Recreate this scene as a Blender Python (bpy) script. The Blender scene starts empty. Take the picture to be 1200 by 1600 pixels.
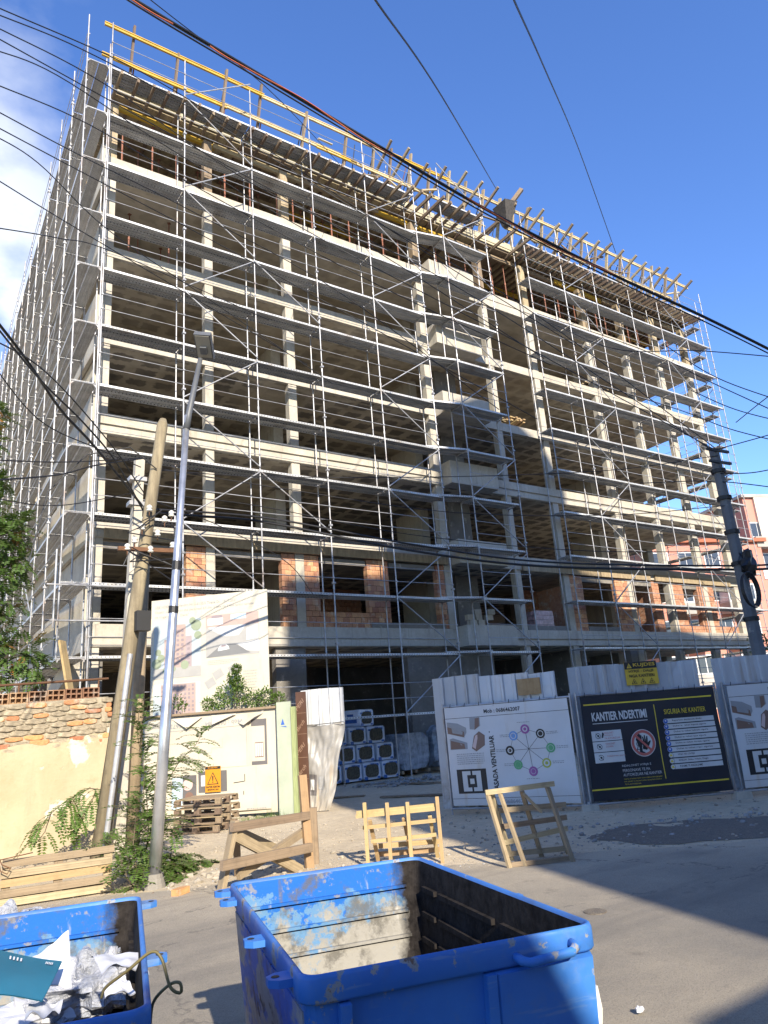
import bpy, math, random
from mathutils import Vector, Matrix, Quaternion, noise as mnoise
random.seed(7)
C = bpy.context.scene.collection
SC = bpy.context.scene
PI = math.pi
# ---------------------------------------------------------------- camera
FPX, YAW, PITCH, ROLL, EYE = 1138.158, .619, .286, .077, 1.72
_cy, _sy, _cp, _sp = math.cos(YAW), math.sin(YAW), math.cos(PITCH), math.sin(PITCH)
FW = Vector((_sy*_cp, _cy*_cp, _sp)); RT = Vector((_cy, -_sy, 0)); DN = FW.cross(RT)
CX = math.cos(ROLL)*RT + math.sin(ROLL)*DN; CYV = -math.sin(ROLL)*RT + math.cos(ROLL)*DN
cd = bpy.data.cameras.new('camera'); cam = bpy.data.objects.new('camera', cd); C.objects.link(cam)
cd.sensor_fit = 'VERTICAL'; cd.sensor_height = 36; cd.lens = FPX/1600*36; cd.clip_end = 3000; cd.clip_start = .05
m = Matrix((CX, -CYV, -FW)).transposed().to_4x4(); m.translation = Vector((0, 0, EYE)); cam.matrix_world = m
SC.camera = cam
# ---------------------------------------------------------------- light
SUN_DX, SUN_DZ = .30, .56          # per metre of travel in +Y, light moves SUN_DX in X and drops SUN_DZ
ld = Vector((SUN_DX, 1, -SUN_DZ)).normalized()
el = math.asin(-ld.z); az = math.atan2(-ld.x, -ld.y)     # azimuth of the sun from +Y, clockwise
w = bpy.data.worlds.new('World'); SC.world = w; w.use_nodes = True
nt = w.node_tree; bg = nt.nodes['Background']
sky = nt.nodes.new('ShaderNodeTexSky'); sky.sky_type = 'NISHITA'; sky.sun_disc = False
sky.sun_elevation = el; sky.sun_rotation = az; sky.air_density = 1.0; sky.dust_density = .0; sky.ozone_density = 4.0
tc = nt.nodes.new('ShaderNodeTexCoord')
def N(t, **k):
    n = nt.nodes.new(t)
    for a, b in k.items(): setattr(n, a, b)
    return n
mp = N('ShaderNodeMapping'); mp.inputs['Scale'].default_value = (2.0, 2.0, 3.4); mp.inputs['Location'].default_value = (.35, .2, .1)
nz = N('ShaderNodeTexNoise'); nz.inputs['Scale'].default_value = 1.25; nz.inputs['Detail'].default_value = 9; nz.inputs['Roughness'].default_value = .52
rp = N('ShaderNodeValToRGB'); rp.color_ramp.elements[0].position = .45; rp.color_ramp.elements[1].position = .57
# the cloud bank stands over the north-west
dp = N('ShaderNodeVectorMath', operation='DOT_PRODUCT'); dp.inputs[1].default_value = (-.17, .95, .30)
mr = N('ShaderNodeMapRange'); mr.inputs['From Min'].default_value = .80; mr.inputs['From Max'].default_value = .95; mr.inputs['To Min'].default_value = 0.0; mr.inputs['To Max'].default_value = 1
ml = N('ShaderNodeMath', operation='MULTIPLY')
mx = N('ShaderNodeMix', data_type='RGBA'); mx.inputs['B'].default_value = (3.9, 4.05, 4.3, 1)
hs = N('ShaderNodeHueSaturation'); hs.inputs['Hue'].default_value = .512; hs.inputs['Saturation'].default_value = 1.14; hs.inputs['Value'].default_value = 1.0
for a, b in ((tc.outputs['Generated'], mp.inputs['Vector']), (mp.outputs[0], nz.inputs['Vector']), (nz.outputs['Fac'], rp.inputs[0]),
             (tc.outputs['Generated'], dp.inputs[0]), (dp.outputs['Value'], mr.inputs['Value']), (rp.outputs[0], ml.inputs[0]), (mr.outputs[0], ml.inputs[1]),
             (ml.outputs[0], mx.inputs['Factor']), (sky.outputs[0], hs.inputs['Color']), (hs.outputs[0], mx.inputs['A']), (mx.outputs['Result'], bg.inputs['Color'])):
    nt.links.new(a, b)
bg.inputs['Strength'].default_value = .15
sd = bpy.data.lights.new('sun', 'SUN'); sun = bpy.data.objects.new('sun', sd); C.objects.link(sun)
sd.energy = 4.6; sd.angle = math.radians(.53); sd.color = (1, .90, .74)
sun.rotation_euler = ld.to_track_quat('-Z', 'Y').to_euler(); sun.location = (0, -30, 60)
SC.view_settings.view_transform = 'Standard'; SC.view_settings.look = 'None'
SC.view_settings.exposure = 1.1; SC.view_settings.gamma = 1
SC.view_settings.use_curve_mapping = False
# ---------------------------------------------------------------- helpers
def ray(x, y): return CX*(x-600) + CYV*(y-800) + FW*FPX
def atY(x, y, Y): d = ray(x, y); t = Y/d.y; return Vector((t*d.x, Y, EYE+t*d.z))
def atZ(x, y, Z=0): d = ray(x, y); t = (Z-EYE)/d.z; return Vector((t*d.x, t*d.y, Z))
def atD(x, y, D): d = ray(x, y); t = D/math.hypot(d.x, d.y); return Vector((t*d.x, t*d.y, EYE+t*d.z))
def U(a, b): return random.uniform(a, b)
class MB:
    def __init__(s): s.v = []; s.f = []
    def add(s, vs, fs):
        o = len(s.v); s.v += [tuple(v) for v in vs]; s.f += [tuple(i+o for i in f) for f in fs]; return s
    def box(s, x0, y0, z0, x1, y1, z1, m=None):
        vs = [Vector(p) for p in ((x0,y0,z0),(x1,y0,z0),(x1,y1,z0),(x0,y1,z0),(x0,y0,z1),(x1,y0,z1),(x1,y1,z1),(x0,y1,z1))]
        if m: vs = [m @ v for v in vs]
        return s.add(vs, [(3,2,1,0),(4,5,6,7),(0,1,5,4),(1,2,6,5),(2,3,7,6),(3,0,4,7)])
    def beam(s, p0, p1, w, h, up=(0,0,1), taper=1):
        p0, p1 = Vector(p0), Vector(p1); d = (p1-p0).normalized(); a = d.cross(Vector(up))
        if a.length < 1e-3: a = d.cross(Vector((1,0,0)))
        a.normalize(); b = a.cross(d)
        vs = [p0+a*(i*w/2)+b*(j*h/2) for i, j in ((-1,-1),(1,-1),(1,1),(-1,1))]+[p1+a*(i*w/2*taper)+b*(j*h/2*taper) for i, j in ((-1,-1),(1,-1),(1,1),(-1,1))]
        return s.add(vs, [(3,2,1,0),(4,5,6,7),(0,1,5,4),(1,2,6,5),(2,3,7,6),(3,0,4,7)])
    def path(s, pts, r, n=6, cap=True):
        pts = [Vector(p) for p in pts]; rs = r if isinstance(r, (list, tuple)) else [r]*len(pts)
        vs = []; ref = None
        for i, p in enumerate(pts):
            d = (pts[min(i+1, len(pts)-1)]-pts[max(i-1, 0)]).normalized()
            if ref is None: ref = Vector((0,0,1)) if abs(d.z) < .9 else Vector((1,0,0))
            a = d.cross(ref)
            if a.length < 1e-4: a = d.orthogonal()
            a.normalize(); b = a.cross(d); ref = b if abs(d.z) > .9 else ref
            vs += [p+(a*math.cos(2*PI*k/n)+b*math.sin(2*PI*k/n))*rs[i] for k in range(n)]
        fs = [(i*n+k, i*n+(k+1)%n, (i+1)*n+(k+1)%n, (i+1)*n+k) for i in range(len(pts)-1) for k in range(n)]
        if cap: fs += [tuple(range(n-1, -1, -1)), tuple(range((len(pts)-1)*n, len(pts)*n))]
        return s.add(vs, fs)
    def tube(s, p0, p1, r, n=8, r1=None): return s.path([p0, p1], [r, r if r1 is None else r1], n)
    def prism(s, poly, axis, a, b):          # polygon in a plane, extruded along axis ('x','y','z') from a to b
        def put(p, q): return {'x': (q, p[0], p[1]), 'y': (p[0], q, p[1]), 'z': (p[0], p[1], q)}[axis]
        n = len(poly); vs = [put(p, a) for p in poly]+[put(p, b) for p in poly]
        fs = [tuple(range(n)), tuple(range(2*n-1, n-1, -1))]+[(i, i+n, (i+1)%n+n, (i+1)%n) for i in range(n)]
        return s.add(vs, fs)
    def grid(s, nx, ny, fn):
        o = [fn(i/nx, j/ny) for j in range(ny+1) for i in range(nx+1)]
        return s.add(o, [(j*(nx+1)+i, j*(nx+1)+i+1, (j+1)*(nx+1)+i+1, (j+1)*(nx+1)+i) for j in range(ny) for i in range(nx)])
    def blob(s, c, r, seed=0, amp=.25, nu=10, nv=7, freq=1.5):
        c = Vector(c); r = Vector(r) if not isinstance(r, (int, float)) else Vector((r, r, r))
        def fn(u, v):
            th, ph = u*2*PI, (v-.5)*PI; d = Vector((math.cos(ph)*math.cos(th), math.cos(ph)*math.sin(th), math.sin(ph)))
            k = 1+amp*mnoise.noise(d*freq+Vector((seed, seed*1.7, 0)))
            return c+Vector((d.x*r.x, d.y*r.y, d.z*r.z))*k
        return s.grid(nu, nv, fn)
    def mesh(s, name, mat, smooth=False):
        me = bpy.data.meshes.new(name); me.from_pydata(s.v, [], s.f); me.validate()
        import bmesh
        bm = bmesh.new(); bm.from_mesh(me)
        bmesh.ops.recalc_face_normals(bm, faces=bm.faces); bm.to_mesh(me); bm.free()
        if mat: me.materials.append(mat)
        if smooth:
            for p in me.polygons: p.use_smooth = True
        return me
def link(name, me, parent=None, loc=(0,0,0), rz=0):
    o = bpy.data.objects.new(name, me); C.objects.link(o); o.location = loc
    if rz: o.rotation_euler = (0,0,rz)
    if parent: o.parent = parent
    return o
def tag(o, label=None, cat=None, group=None, kind=None):
    for k, v in (('label', label), ('category', cat), ('group', group), ('kind', kind)):
        if v: o[k] = v
    return o
_unit = {}
def unit(kind, mat):
    k = (kind, mat.name)
    if k not in _unit:
        b = MB()
        if kind == 'box': b.box(-.5,-.5,0,.5,.5,1)
        else: b.tube((0,0,0), (0,0,1), .5, 8 if kind == 'tube' else 6)
        _unit[k] = b.mesh(kind, mat, kind != 'box')
    return _unit[k]
class Thing:
    def __init__(s, name, label, cat, loc=(0,0,0), rz=0, group=None, kind=None):
        s.o = bpy.data.objects.new(name, None); C.objects.link(s.o); s.o.empty_display_size = .2
        s.loc = Vector(loc); s.o.location = loc; s.o.rotation_euler = (0,0,rz); tag(s.o, label, cat, group, kind)
    def part(s, name, mb, mat=None, smooth=False, parent=None, kind=None, label=None, loc=(0,0,0)):
        me = mb.mesh(name, mat, smooth) if isinstance(mb, MB) else mb
        o = link(name, me, parent or s.o, loc)
        if kind: o['kind'] = kind
        if label: o['label'] = label
        return o
    def wpart(s, name, mb, mat=None, **k):    # mesh given in world coordinates (thing without rotation)
        mb.v = [(v[0]-s.loc.x, v[1]-s.loc.y, v[2]-s.loc.z) for v in mb.v]; return s.part(name, mb, mat, **k)
    def stick(s, name, p0, p1, w, mat, h=None, kind='box', parent=None, world=False, up=(0,0,1)):
        p0, p1 = Vector(p0), Vector(p1)
        if world: p0, p1 = p0-s.loc, p1-s.loc
        d = p1-p0; L = d.length; d.normalize()
        a = d.cross(Vector(up))
        if a.length < 1e-3: a = d.cross(Vector((0,1,0)))
        if a.length < 1e-3: a = Vector((1,0,0))
        a.normalize(); b = d.cross(a)
        o = link(name, unit(kind, mat), parent or s.o); o.location = p0
        o.rotation_euler = Matrix((a, b, d)).transposed().to_euler(); o.scale = (w, h or w, L); return o
# ---------------------------------------------------------------- materials
def srgb(r, g, b): return tuple(((c/255+.055)/1.055)**2.4 if c > 10 else c/255/12.92 for c in (r, g, b))+(1,)
class Mat:
    def __init__(s, name):
        s.m = bpy.data.materials.new(name); s.m.use_nodes = True; s.t = s.m.node_tree; s.b = s.t.nodes['Principled BSDF']
        s.g = s.n('ShaderNodeNewGeometry').outputs['Position']; s.oc = s.n('ShaderNodeTexCoord').outputs['Object']
    def n(s, t, ins=None, **k):
        x = s.t.nodes.new(t)
        for a, b in k.items(): setattr(x, a, b)
        for a, b in (ins or {}).items(): s.put(x.inputs[a], b)
        return x
    def put(s, sock, v):
        if isinstance(v, bpy.types.NodeSocket): s.t.links.new(v, sock)
        elif hasattr(sock.default_value, '__len__') and not hasattr(v, '__len__'): sock.default_value = [v]*len(sock.default_value)
        else: sock.default_value = v
    def noise(s, scale, vec=None, detail=5, rough=.6, stretch=None, dist=0, off=(0,0,0)):
        v = vec or s.g
        if stretch or off != (0,0,0):
            v = s.n('ShaderNodeMapping', {'Vector': v, 'Scale': stretch or (1,1,1), 'Location': off}).outputs[0]
        return s.n('ShaderNodeTexNoise', {'Vector': v, 'Scale': scale, 'Detail': detail, 'Roughness': rough, 'Distortion': dist}).outputs['Fac']
    def ramp(s, fac, lo, hi, a=0., b=1.):
        return s.n('ShaderNodeMapRange', {'Value': fac, 'From Min': lo, 'From Max': hi, 'To Min': a, 'To Max': b}).outputs[0]
    def mix(s, fac, a, b, mode='MIX'):
        x = s.n('ShaderNodeMix', data_type='RGBA', blend_type=mode)
        s.put(x.inputs['Factor'], fac); s.put(x.inputs['A'], a); s.put(x.inputs['B'], b); return x.outputs['Result']
    def math(s, op, a, b=0.): return s.n('ShaderNodeMath', {0: a, 1: b}, operation=op).outputs[0]
    def rnd(s): return s.n('ShaderNodeObjectInfo').outputs['Random']
    def vary(s, col, amt, hue=0):
        r = s.rnd(); v = s.ramp(r, 0, 1, 1-amt, 1+amt)
        return s.n('ShaderNodeHueSaturation', {'Color': col, 'Value': v, 'Hue': s.ramp(r, 0, 1, .5-hue, .5+hue)}).outputs[0]
    def xyz(s, vec=None): return s.n('ShaderNodeSeparateXYZ', {0: vec or s.g}).outputs
    def bump(s, h, strength=.3, dist=.02):
        s.put(s.b.inputs['Normal'], s.n('ShaderNodeBump', {'Height': h, 'Strength': strength, 'Distance': dist}).outputs[0])
    def done(s, col, rough=.8, metal=0., spec=None):
        s.put(s.b.inputs['Base Color'], col); s.put(s.b.inputs['Roughness'], rough); s.put(s.b.inputs['Metallic'], metal)
        if spec is not None: s.b.inputs['Specular IOR Level'].default_value = spec
        return s.m
def simple(name, c, rough=.7, metal=0., amt=.12, scale=8, var=0, bump=0, spec=None):
    s = Mat(name); nz_ = s.noise(scale, s.oc); c2 = tuple(x*(1-amt*2) for x in c[:3])+(1,)
    col = s.mix(s.ramp(nz_, .3, .7), c2, c)
    if var: col = s.vary(col, var)
    if bump: s.bump(s.noise(scale*4, s.oc), bump, .01)
    return s.done(col, rough, metal, spec)
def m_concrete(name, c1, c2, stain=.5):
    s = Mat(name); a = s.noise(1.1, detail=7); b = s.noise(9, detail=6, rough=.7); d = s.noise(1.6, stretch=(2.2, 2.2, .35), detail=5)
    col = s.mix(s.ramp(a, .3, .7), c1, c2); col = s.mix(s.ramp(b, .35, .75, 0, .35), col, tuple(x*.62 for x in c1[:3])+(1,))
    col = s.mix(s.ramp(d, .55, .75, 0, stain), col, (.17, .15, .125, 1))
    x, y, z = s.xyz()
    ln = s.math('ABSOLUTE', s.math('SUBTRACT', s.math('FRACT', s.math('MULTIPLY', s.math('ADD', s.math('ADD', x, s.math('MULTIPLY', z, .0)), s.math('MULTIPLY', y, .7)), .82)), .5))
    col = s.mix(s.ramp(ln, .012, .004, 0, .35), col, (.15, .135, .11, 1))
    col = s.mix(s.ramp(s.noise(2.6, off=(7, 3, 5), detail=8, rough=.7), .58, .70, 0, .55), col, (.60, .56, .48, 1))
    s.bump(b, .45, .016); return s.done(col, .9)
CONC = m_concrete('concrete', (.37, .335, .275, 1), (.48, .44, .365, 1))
CONC_D = m_concrete('concrete_dark', (.14, .13, .115, 1), (.23, .21, .185, 1), .7)  # darker copy of the concrete; paints interior shade into core and back walls
def m_soffit():
    s = Mat('soffit'); x, y, z = s.xyz()
    wv = s.n('ShaderNodeCombineXYZ', {0: s.math('MULTIPLY', x, 1.06), 1: s.math('MULTIPLY', y, 1.35), 2: s.math('MULTIPLY', z, .7)}).outputs[0]
    wv = s.n('ShaderNodeMapping', {'Vector': wv, 'Rotation': (0, 0, .0)}).outputs[0]
    v = s.n('ShaderNodeTexVoronoi', {'Vector': wv, 'Scale': 1.0, 'Randomness': .22}, voronoi_dimensions='2D', distance='CHEBYCHEV').outputs['Distance']
    v = s.math('ADD', v, s.ramp(s.noise(5), .3, .7, -.1, .1))
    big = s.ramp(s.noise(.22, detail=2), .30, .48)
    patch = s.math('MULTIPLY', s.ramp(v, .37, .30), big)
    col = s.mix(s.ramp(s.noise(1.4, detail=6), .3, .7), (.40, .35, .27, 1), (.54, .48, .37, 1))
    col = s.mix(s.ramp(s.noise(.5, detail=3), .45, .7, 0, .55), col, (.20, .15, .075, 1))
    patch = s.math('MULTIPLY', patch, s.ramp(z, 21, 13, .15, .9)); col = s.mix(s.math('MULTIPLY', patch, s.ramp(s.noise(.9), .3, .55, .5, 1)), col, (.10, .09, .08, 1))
    return s.done(col, .85)
SOFFIT = m_soffit()
def m_steel(name, c, metal=.35, rough=.42):
    s = Mat(name); a = s.noise(3.0, detail=6); col = s.mix(s.ramp(a, .35, .7), c, tuple(x*.6 for x in c[:3])+(1,))
    col = s.mix(s.ramp(s.noise(1.3, off=(4, 2, 1)), .55, .68, 0, .6), col, (.17, .11, .07, 1)); return s.done(s.vary(col, .15), rough, metal)
STEEL = m_steel('galvanised_steel', (.41, .41, .42, 1))
def m_deck():
    s = Mat('deck_steel'); x, y, z = s.xyz(s.oc)
    hx = s.math('SINE', s.math('MULTIPLY', x, 95.)); hy = s.math('SINE', s.math('MULTIPLY', y, 95.)); hz = s.math('SINE', s.math('MULTIPLY', x, 58.))
    hole = s.math('GREATER_THAN', s.math('MULTIPLY', hx, hy), .42)
    nrm = s.n('ShaderNodeNewGeometry').outputs['Normal']; nz_ = s.math('ABSOLUTE', s.xyz(nrm)[2])
    top = s.math('GREATER_THAN', nz_, .6)
    side = s.math('MULTIPLY', s.math('GREATER_THAN', hz, .55), s.math('LESS_THAN', s.math('ABSOLUTE', s.math('ADD', z, .035)), .014))
    h = s.math('ADD', s.math('MULTIPLY', hole, top), s.math('MULTIPLY', side, s.math('SUBTRACT', 1., top)))
    a = s.noise(2.2, detail=6); col = s.mix(s.ramp(a, .35, .7), (.60, .60, .59, 1), (.43, .43, .42, 1)); col = s.vary(col, .2)
    col = s.mix(s.ramp(s.noise(.9, off=(3, 1, 7)), .6, .72, 0, .6), col, (.24, .19, .14, 1))
    col = s.mix(h, col, (.04, .04, .04, 1)); return s.done(col, .5, s.ramp(h, 0, 1, .3, 0))
DECK = m_deck()
def m_wood(name, c1, c2, var=.2, grain=30):
    s = Mat(name)
    a = s.noise(1.0, s.oc, detail=6, stretch=(2.2, 2.2, grain/12), dist=.6)
    b = s.noise(1.0, s.n('ShaderNodeVectorMath', {0: s.oc, 1: s.rnd()}, operation='ADD').outputs[0], detail=3, stretch=(9, 9, 1.2))
    g = s.noise(7., detail=5)
    col = s.mix(s.ramp(b, .3, .7), c1, c2); col = s.mix(s.ramp(g, .5, .75, 0, .45), col, tuple(x*.55 for x in c1[:3])+(1,))
    s.bump(a, .25, .006); return s.done(s.vary(col, var, .012), .85)
PINE = m_wood('pine_wood', (.31, .21, .10, 1), (.41, .29, .15, 1), .15)
GREYWOOD = m_wood('weathered_wood', (.20, .15, .095, 1), (.33, .25, .16, 1), .2)
FORMWOOD = m_wood('formwork_timber', (.22, .165, .10, 1), (.38, .30, .19, 1), .3)
OLDWOOD = m_wood('old_wood', (.13, .09, .06, 1), (.25, .185, .125, 1), .25)
YELLOW = simple('yellow_beam_paint', (.55, .34, .03, 1), .55, amt=.2, scale=3, var=.1)
PLY = simple('plywood_edge', (.50, .43, .28, 1), .7, amt=.2, scale=2, var=.2)
PROP = simple('red_prop_paint', (.30, .12, .075, 1), .7, amt=.25, scale=2, var=.25)
DARK = simple('dark_rubber', (.012, .012, .013, 1), .55)
CABLE = simple('cable_black', (.012, .012, .014, 1), .5)
RUST = simple('rusty_iron', (.16, .075, .035, 1), .85, amt=.3, var=.2)
def m_brick(name='hollow_brick', c1=(.36, .165, .09, 1), c2=(.50, .27, .155, 1)):
    s = Mat(name); a = s.noise(6, s.oc, detail=5); st = s.noise(1, s.oc, stretch=(3, 3, 60), detail=2)
    col = s.mix(s.ramp(a, .3, .7), c1, c2); col = s.mix(s.ramp(st, .4, .6, 0, .25), col, tuple(x*.6 for x in c1[:3])+(1,))
    col = s.mix(s.ramp(s.noise(3.5, detail=7, rough=.65), .54, .66, 0, .75), col, (.44, .38, .30, 1)); s.bump(st, .3, .008); return s.done(s.vary(col, .24, .012), .9)
BRICK = m_brick()
OLDBRICK = m_brick('old_brick', (.36, .15, .065, 1), (.54, .28, .13, 1))
MORTAR = simple('pale_mortar', (.40, .345, .25, 1), .95, amt=.3, scale=5, bump=.6)
WHITE = simple('white_print', (.62, .61, .58, 1), .5, amt=.06, scale=2)
BLACKP = simple('black_print', (.016, .016, .018, 1), .5, amt=0)
# ================================================================ ground, road
RN = Vector((.536, .844)); RD = Vector((.844, -.536))
def road_s(x, y): return (x-3.5)*RN.x+(y-9.6)*RN.y
def dirt_h(x, y):
    s = road_s(x, y); k = max(0, min(1, (s+.1)/1.5)) * max(0, min(1, (26-y)/3)) * max(0, min(1, (x+8)/3)) * max(0, min(1, (24-x)/3))
    return k*(.035*mnoise.noise(Vector((x*.8, y*.8, 1)))+.018*mnoise.noise(Vector((x*3, y*3, 5)))+.03)
def axis(a, b, step, outs): return sorted([a-o for o in outs]+[a+i*step for i in range(int((b-a)/step)+1)]+[b+o for o in outs])
xs = axis(-8, 24, .2, (3, 12, 50, 200, 900)); ys = axis(0, 26, .2, (3, 12, 50, 200, 900))
g = MB(); nx = len(xs)
g.v = [(x, y, dirt_h(x, y)) for y in ys for x in xs]
g.f = [(j*nx+i, j*nx+i+1, (j+1)*nx+i+1, (j+1)*nx+i) for j in range(len(ys)-1) for i in range(nx-1)]
def m_ground():
    s = Mat('dusty_earth'); a = s.noise(.55, detail=7); b = s.noise(7, detail=7, rough=.72); c = s.noise(60, detail=4, rough=.7)
    col = s.mix(s.ramp(a, .3, .7), (.48, .39, .26, 1), (.60, .50, .345, 1)); col = s.mix(s.ramp(b, .42, .75, 0, .6), col, (.30, .24, .17, 1))
    col = s.mix(s.ramp(b, .40, .28, 0, .5), col, (.56, .51, .42, 1)); col = s.mix(s.ramp(c, .5, .75, 0, .5), col, (.22, .18, .14, 1))
    s.bump(s.math('ADD', b, s.math('MULTIPLY', c, .5)), .8, .03); return s.done(col, .95)
GROUND = m_ground()
tag(link('ground', g.mesh('ground', GROUND, True)), kind='structure')
def m_road():
    s = Mat('dusty_asphalt'); x, y, z = s.xyz()
    d = s.math('ADD', s.math('MULTIPLY', s.math('SUBTRACT', x, 3.5), .536), s.math('MULTIPLY', s.math('SUBTRACT', y, 9.6), .844))
    a = s.noise(.5, detail=7); b = s.noise(5, detail=6, rough=.7); c = s.noise(130, detail=3, rough=.75); st = s.noise(.9, stretch=(.35, 1, 1), detail=5, off=(3, 8, 0))
    dust = s.math('ADD', s.ramp(d, -2.6, .1, .25, 1), s.ramp(a, .35, .65, -.35, .3))
    col = s.mix(dust, (.24, .215, .175, 1), (.46, .39, .285, 1)); col = s.mix(s.ramp(st, .55, .68, 0, .4), col, (.17, .155, .135, 1))
    col = s.mix(s.ramp(b, .55, .8, 0, .45), col, (.18, .155, .125, 1)); col = s.mix(s.ramp(c, .52, .68, 0, .75), col, (.09, .082, .075, 1)); tr_ = s.noise(.8, stretch=(.16, 1.3, 1), detail=6, off=(1, 5, 0)); col = s.mix(s.ramp(tr_, .50, .62, 0, .5), col, (.155, .14, .12, 1)); col = s.mix(s.ramp(s.noise(1.7, off=(9, 2, 0), detail=8, rough=.7), .60, .70, 0, .55), col, (.12, .105, .09, 1))
    col = s.mix(s.ramp(c, .42, .30, 0, .4), col, (.46, .42, .35, 1))
    v = s.n('ShaderNodeTexVoronoi', {'Vector': s.n('ShaderNodeMapping', {'Vector': s.g, 'Location': (.4, .1, 0)}).outputs[0], 'Scale': .33}, feature='DISTANCE_TO_EDGE').outputs['Distance']
    crack = s.math('ADD', v, s.ramp(s.noise(3, detail=6), .3, .7, -.03, .03))
    col = s.mix(s.ramp(s.math('ABSOLUTE', crack), .0055, .001, 0, .55), col, (.10, .09, .08, 1))
    s.bump(s.math('ADD', s.math('MULTIPLY', c, .9), b), .9, .016); return s.done(col, .92)
r = MB()
def rfn(u, v):
    t = -70+u*170; s = -15+v*15
    if v > .99: s += .35*mnoise.noise(Vector((t*.7, 0, 3)))+.12*mnoise.noise(Vector((t*3, 0, 9)))-.05
    p = Vector((3.5, 9.6))+RD*t+RN*s; return (p.x, p.y, .006 if v > .97 else .02)
r.grid(500, 40, rfn)
tag(link('road', r.mesh('road', m_road(), True)), kind='structure')
pit = MB(); c0 = Vector((9.75, 6.55)); pv = []; c0 = Vector((9.85, 6.6))
for k in range(40):
    a = k/40*2*PI; rr = 1+.3*mnoise.noise(Vector((math.cos(a)*1.7, math.sin(a)*1.7, 2)))+.12*mnoise.noise(Vector((math.cos(a)*7, math.sin(a)*7, 6)))
    q = c0+RD*math.cos(a)*1.6*rr+RN*math.sin(a)*.85*rr; pv.append((q.x, q.y, dirt_h(q.x, q.y)+.006))
pit.add([(c0.x, c0.y, .05)]+pv, [(0, i+1, (i+1)%40+1) for i in range(40)])
s_ = Mat('dark_grit'); b_ = s_.noise(14, detail=7, rough=.75); c_ = s_.noise(70, detail=3)
s_.bump(b_, 1, .05); PITM = s_.done(s_.mix(s_.ramp(c_, .4, .65), s_.mix(s_.ramp(b_, .3, .7), (.16, .135, .105, 1), (.29, .25, .19, 1)), (.12, .10, .085, 1)), .95)
tag(link('gravel_patch', pit.mesh('gravel_patch', PITM)), kind='structure')
kb = MB(); tt = 6.0
while tt < 16:
    L = U(.5, .9); q = Vector((3.5, 9.6))+RD*tt+RN*.62; an = math.atan2(RD.y, RD.x)+U(-.05, .05)
    if tt > 7.6: kb.box(0, -.07, -.05, L*.95, .07, U(.07, .13), Matrix.Translation((q.x, q.y, 0)) @ Matrix.Rotation(an, 4, 'Z') @ Matrix.Rotation(U(-.08, .08), 4, 'X'))
    tt += L
tag(link('kerb', kb.mesh('kerb', CONC_D)), kind='structure')
# ================================================================ concrete building
B = [4.45, 7.65, 10.95, 14.05, 17.28, 20.45, 23.6]; TH = .40
X0, X1, YF, YB = 4.95, 39.0, 21.6, 46.0
bd = Thing('unfinished_building', 'unfinished concrete frame apartment block with open floors behind the scaffolding', 'building', (22, YF, 0))
bw = bd.wpart
FLOORM = m_concrete('shaded_floor', (.12, .11, .095, 1), (.19, .17, .145, 1), .3)  # dark sheet over each slab, the interior shade painted into its colour
for k, b in enumerate(B[:6]):
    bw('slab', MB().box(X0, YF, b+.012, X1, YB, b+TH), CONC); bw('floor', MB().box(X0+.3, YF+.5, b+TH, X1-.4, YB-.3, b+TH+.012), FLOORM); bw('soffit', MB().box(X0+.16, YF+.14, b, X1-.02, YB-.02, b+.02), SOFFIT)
    up = {0: (.30, .66, .07), 1: (.28, .58, .04), 2: (.32, .66, .07), 3: (0, 0, 0), 4: (0, 0, 0), 5: (.42, .80, .03)}[k]
    if up[1]:
        for xa, xb in ((X0-.02, 18.4), (21.02, X1+.02)): bw('parapet', MB().box(xa, YF-up[2], b+up[0], xb, YF+.16, b+up[1]), CONC)
        bw('fascia', MB().box(X0+.01, YF-.03, b+.03, X1, YF-.001, b+up[0]-.06), CONC)
    # left side edge
    bw('side_beam', MB().box(X0-.12, YF+.3, b-.05, X0-.002, YB, b+.5), CONC)
COLS = [(r_-w_/2, w_) for r_, w_ in ((5.2, .25), (8.66, .30), (11.87, .33), (18.43, .34), (22.28, .34), (25.27, .36), (29.7, .37), (32.9, .38), (35.95, .39), (38.96, .40))]
zb = [.0]+[b+TH for b in B[:6]]
for k in range(7):
    z0, z1 = zb[k], B[k]-(0 if k == 6 else 0)
    for i, (x, wd) in enumerate(COLS):
        x0 = max(X0, x-wd/2)
        if k == 0 and i in (1, 2, 3): continue
        bw('column', MB().box(x0, YF+.03, z0-.01, x+wd/2, YF+.31, z1+.02), CONC if k < 6 else FORMWOOD)
    for x in (12.32, 19.45, 31.5):
        bw('pier', MB().box(x, 24.5, z0-.01, x+.42, 26.4, z1+.02), CONC)
    for x in (8.3, 15.5, 24.2, 28.2, 34.6):
        for y in (28.5, 35):
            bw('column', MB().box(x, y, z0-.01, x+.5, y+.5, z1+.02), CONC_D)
    for y in (26.5, 31.5, 37, 42): bw('column', MB().box(38.4, y, z0-.01, 38.95, y+.5, z1+.02), CONC)
    for y in (27, 32.5, 38, 43): bw('column', MB().box(4.97, y, z0-.01, 5.35, y+.6, z1+.02), CONC)
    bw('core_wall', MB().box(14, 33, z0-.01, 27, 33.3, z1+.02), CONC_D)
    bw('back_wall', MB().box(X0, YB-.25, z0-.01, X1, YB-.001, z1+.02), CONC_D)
    for ya, yb in ((22.9, 26.6), (27.6, 32.1), (33.0, 45.7)) if k else ((26, 45.7),):
        bw('side_wall', MB().box(X0+.03, ya, z0-.01, X0+.22, yb, z1-(0 if k % 2 else .7)), CONC)
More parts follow.
